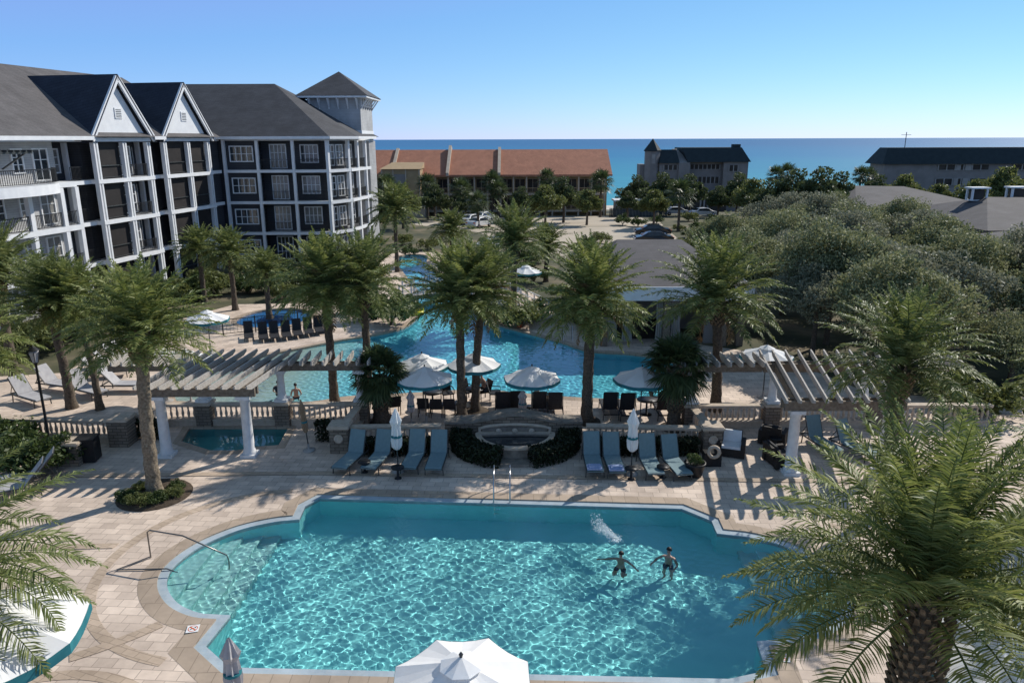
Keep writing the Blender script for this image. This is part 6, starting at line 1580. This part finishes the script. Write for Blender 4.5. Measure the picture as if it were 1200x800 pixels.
SIT = dict(pelvis=(0,0,.14),waist=(0,.04,.32),chest=(0,.0,.52),collar=(0,-.03,.66),neck=(0,-.05,.73),head=(0,-.09,.87),shl=(-.19,-.02,.63),shr=(.19,-.02,.63),ell=(-.28,.02,.38),elr=(.28,.02,.38),wrl=(-.26,-.2,.26),wrr=(.26,-.2,.26),hpl=(-.1,-.05,.13),hpr=(.1,-.05,.13),knl=(-.14,-.46,.12),knr=(.14,-.46,.12),anl=(-.14,-.50,-.28),anr=(.14,-.50,-.28),tol=(-.14,-.68,-.33),tor=(.14,-.68,-.33))
TREAD = dict(STAND, ell=(-.42,-.06,1.36), wrl=(-.62,-.2,1.40), elr=(.42,-.1,1.36), wrr=(.6,-.3,1.40), knl=(-.16,-.3,.62), knr=(.16,-.3,.62), anl=(-.16,.08,.42), anr=(.16,.1,.42), tol=(-.16,.06,.26), tor=(.16,.08,.26))
b = gp(783,651); pz = person('dark haired bather standing chest deep in the big pool', (b.x, b.y, -1.40), R(-30), STAND, 'navy_cloth'); pz.scale = (.92,.92,.92)
b = gp(727,652); pz = person('bather low in the water with arms spread, near the splash', (b.x, b.y, -1.50), R(-25), TREAD, 'navy_cloth'); pz.scale = (.92,.92,.92)
b = gp(323,468); person('person seated with back turned at the beach entry, left of the column', (b.x, b.y+.4, .0), R(170), SIT, 'navy_cloth', 'navy_cloth').scale = (.85,.85,.85); b = gp(346,470); person('bare backed person sitting at the beach entry, right of the column', (b.x, b.y+.2, .0), R(200), SIT, 'navy_cloth').scale = (.85,.85,.85)
b = gp(566,468); person('person sitting in a chair right of the twin palm trunks', (b.x, b.y, .38), R(-60), SIT, 'navy_cloth')
b = gp(530,381); p_ = dict(STAND); person('distant bather in the lagoon between the twin palm trunks', (b.x, b.y, -1.15), R(150), p_, 'navy_cloth')
b = gp(630,463); person('bather at the lagoon edge below the dark chairs umbrella', (b.x, b.y+.9, -1.1), R(160), p_, 'navy_cloth')
b = gp(610,386); t = thing('beach_bag', 'small red bag on the lagoon deck near the ramp railing', 'bag', (b.x,b.y+.6,0)); q = MB(); q.lathe([(.16,0),(.22,.05),(.2,.3),(.12,.36),(.0,.36)], (0,0,0), 12); q.build('body', M['red_cloth'], t); q = MB(); q.tube([(-.12,0,.34),(-.1,0,.5),(.1,0,.5),(.12,0,.34)], .015, 6); q.build('handle', M['black_metal'], t)
b = gp(193,440); q = MB(); q.cbox((b.x,b.y,.45),(.6,.5,.08),.3); q.cbox((b.x+.05,b.y+.05,.52),(.42,.34,.06),.5); tag(q.build('towel', M['red_cloth']), 'orange red towel seen under the left pergola arm', 'towel')
q = MB(); q.cbox((-8.75,11.9,.10),(.55,.4,.12),.4); q.cbox((-8.7,11.95,.19),(.4,.3,.07),.6); tag(q.build('towel', M['red_cloth']), 'orange towel at the lower left edge beside the large umbrella', 'towel')
# splash thrown up by the swimmer
rng = np.random.default_rng(5); t = thing('splash', 'white spray of water behind the swimmer', 'splash', (*gp(708,624)[:2], -.05)); t.scale = (.78,.78,.85)
mb = MB()
for i in range(950):
    u = rng.random(); a = rng.uniform(0, 6.28); r_ = (.06+.22*u)*rng.random()**.5+.03
    p = Vector((.35-.75*u+r_*math.cos(a)*.7, -.45+.95*u+r_*math.sin(a)*.7, (.05+.55*u*rng.random()+.12*rng.random())))
    s = .004+.016*rng.random()**3
    st = Vector((rng.normal(0,.5),rng.normal(0,.5),1)).normalized()*s*rng.uniform(1,2.6)
    mb._add([p-st,p+Vector((s,0,0)),p+Vector((0,s,0)),p+Vector((-s,0,0)),p+Vector((0,-s,0)),p+st], [(0,2,1),(0,3,2),(0,4,3),(0,1,4),(5,1,2),(5,2,3),(5,3,4),(5,4,1)], True)
M['spray'] = mottled('white water spray', (.75,.85,.88), (.88,.93,.95), 20, .3)
tag(mb.build('droplets', M['spray'], t, fix=False), kind='stuff')
L = Leaves(); n = 1500; k_ = rng.random(n)**1.5; c = np.stack([.4-.7*k_+rng.normal(0,.12,n), -.5+.85*k_+rng.normal(0,.12,n), .03+rng.random(n)*.35*k_*rng.random(n)], -1); u = nrm(rng.normal(0,1,(n,3))*[1,1,.5]); v = nrm(np.cross(u,[0,.3,1.0])); sz = .008+.028*rng.random((n,1)); L.quads(c, u*sz, v*sz*.6); tag(link_mesh('foam', L.mesh('foam', M['spray']), t), kind='stuff')
# ------------------------------------------------------------------ light, sky, camera
SUN_EL, SUN_AZ = R(36), R(49)
W = bpy.data.worlds.new('World'); S.world = W; W.use_nodes = True
nt = W.node_tree; sky = nt.nodes.new('ShaderNodeTexSky'); sky.sky_type = 'NISHITA'; sky.sun_disc = False
sky.sun_elevation = SUN_EL; sky.sun_rotation = SUN_AZ; sky.altitude = 0; sky.air_density = 1.0; sky.dust_density = .0; sky.ozone_density = 3.0
bg = nt.nodes['Background']; bg.inputs[1].default_value = .138
# white balance of the picture: a clear saturated blue that pales towards the horizon
sp = nt.nodes.new('ShaderNodeSeparateColor'); cb = nt.nodes.new('ShaderNodeCombineColor'); nt.links.new(sky.outputs[0], sp.inputs[0])
for src, dst, ex_, mul, add in (('Red','Red',1.36,.19,.72),('Green','Green',1.45,.172,1.75),('Green','Blue',.24,4.6,0)):
    pw = nt.nodes.new('ShaderNodeMath'); pw.operation = 'POWER'; pw.inputs[1].default_value = ex_; nt.links.new(sp.outputs[src], pw.inputs[0])
    ma = nt.nodes.new('ShaderNodeMath'); ma.operation = 'MULTIPLY_ADD'; ma.inputs[1].default_value = mul; ma.inputs[2].default_value = add
    mm = nt.nodes.new('ShaderNodeMath'); mm.operation = 'MAXIMUM'; mm.inputs[1].default_value = {'Red': 1.75, 'Green': 3.0, 'Blue': 4.0}[dst]
    nt.links.new(pw.outputs[0], ma.inputs[0]); nt.links.new(ma.outputs[0], mm.inputs[0]); nt.links.new(mm.outputs[0], cb.inputs[dst])
tc_ = nt.nodes.new('ShaderNodeTexCoord'); sx_ = nt.nodes.new('ShaderNodeSeparateXYZ'); nt.links.new(tc_.outputs['Generated'], sx_.inputs[0])
mr_ = nt.nodes.new('ShaderNodeMapRange'); mr_.inputs[1].default_value = .17; mr_.inputs[2].default_value = .62; mr_.inputs[3].default_value = 1; mr_.inputs[4].default_value = .56; nt.links.new(sx_.outputs['Z'], mr_.inputs[0])
vm = nt.nodes.new('ShaderNodeVectorMath'); vm.operation = 'SCALE'; nt.links.new(cb.outputs[0], vm.inputs[0]); nt.links.new(mr_.outputs[0], vm.inputs['Scale'])
nt.links.new(vm.outputs[0], bg.inputs[0])
sl = bpy.data.lights.new('sun', 'SUN'); sl.energy = 5.0; sl.angle = R(.5); sl.color = (1, .95, .87); sl.cycles.is_caustics_light = True
so = bpy.data.objects.new('sun', sl); COL.objects.link(so)
d = -Vector((math.sin(SUN_AZ)*math.cos(SUN_EL), math.cos(SUN_AZ)*math.cos(SUN_EL), math.sin(SUN_EL)))
so.rotation_euler = d.to_track_quat('-Z', 'Y').to_euler(); so.location = (30, 30, 40)
cam = bpy.data.cameras.new('camera'); co = bpy.data.objects.new('camera', cam); COL.objects.link(co); S.camera = co
cam.sensor_width = 36; cam.lens = 36*FOC/1200; cam.clip_end = 60000; cam.clip_start = .2
co.location = (0, 0, EYE); co.rotation_euler = (R(90)-PITCH, 0, 0)
co.rotation_euler = (Matrix.Rotation(0,3,'Z') @ Matrix.Rotation(R(90)-PITCH,3,'X') @ Matrix.Rotation(R(-.2),3,'Z')).to_euler()
S.view_settings.view_transform = 'Standard'; S.view_settings.look = 'None'; S.view_settings.exposure = 0
S.cycles.max_bounces = 10; S.cycles.transparent_max_bounces = 8; S.cycles.transmission_bounces = 8
S.cycles.caustics_reflective = False; S.cycles.caustics_refractive = True
S.cycles.sample_clamp_indirect = 6
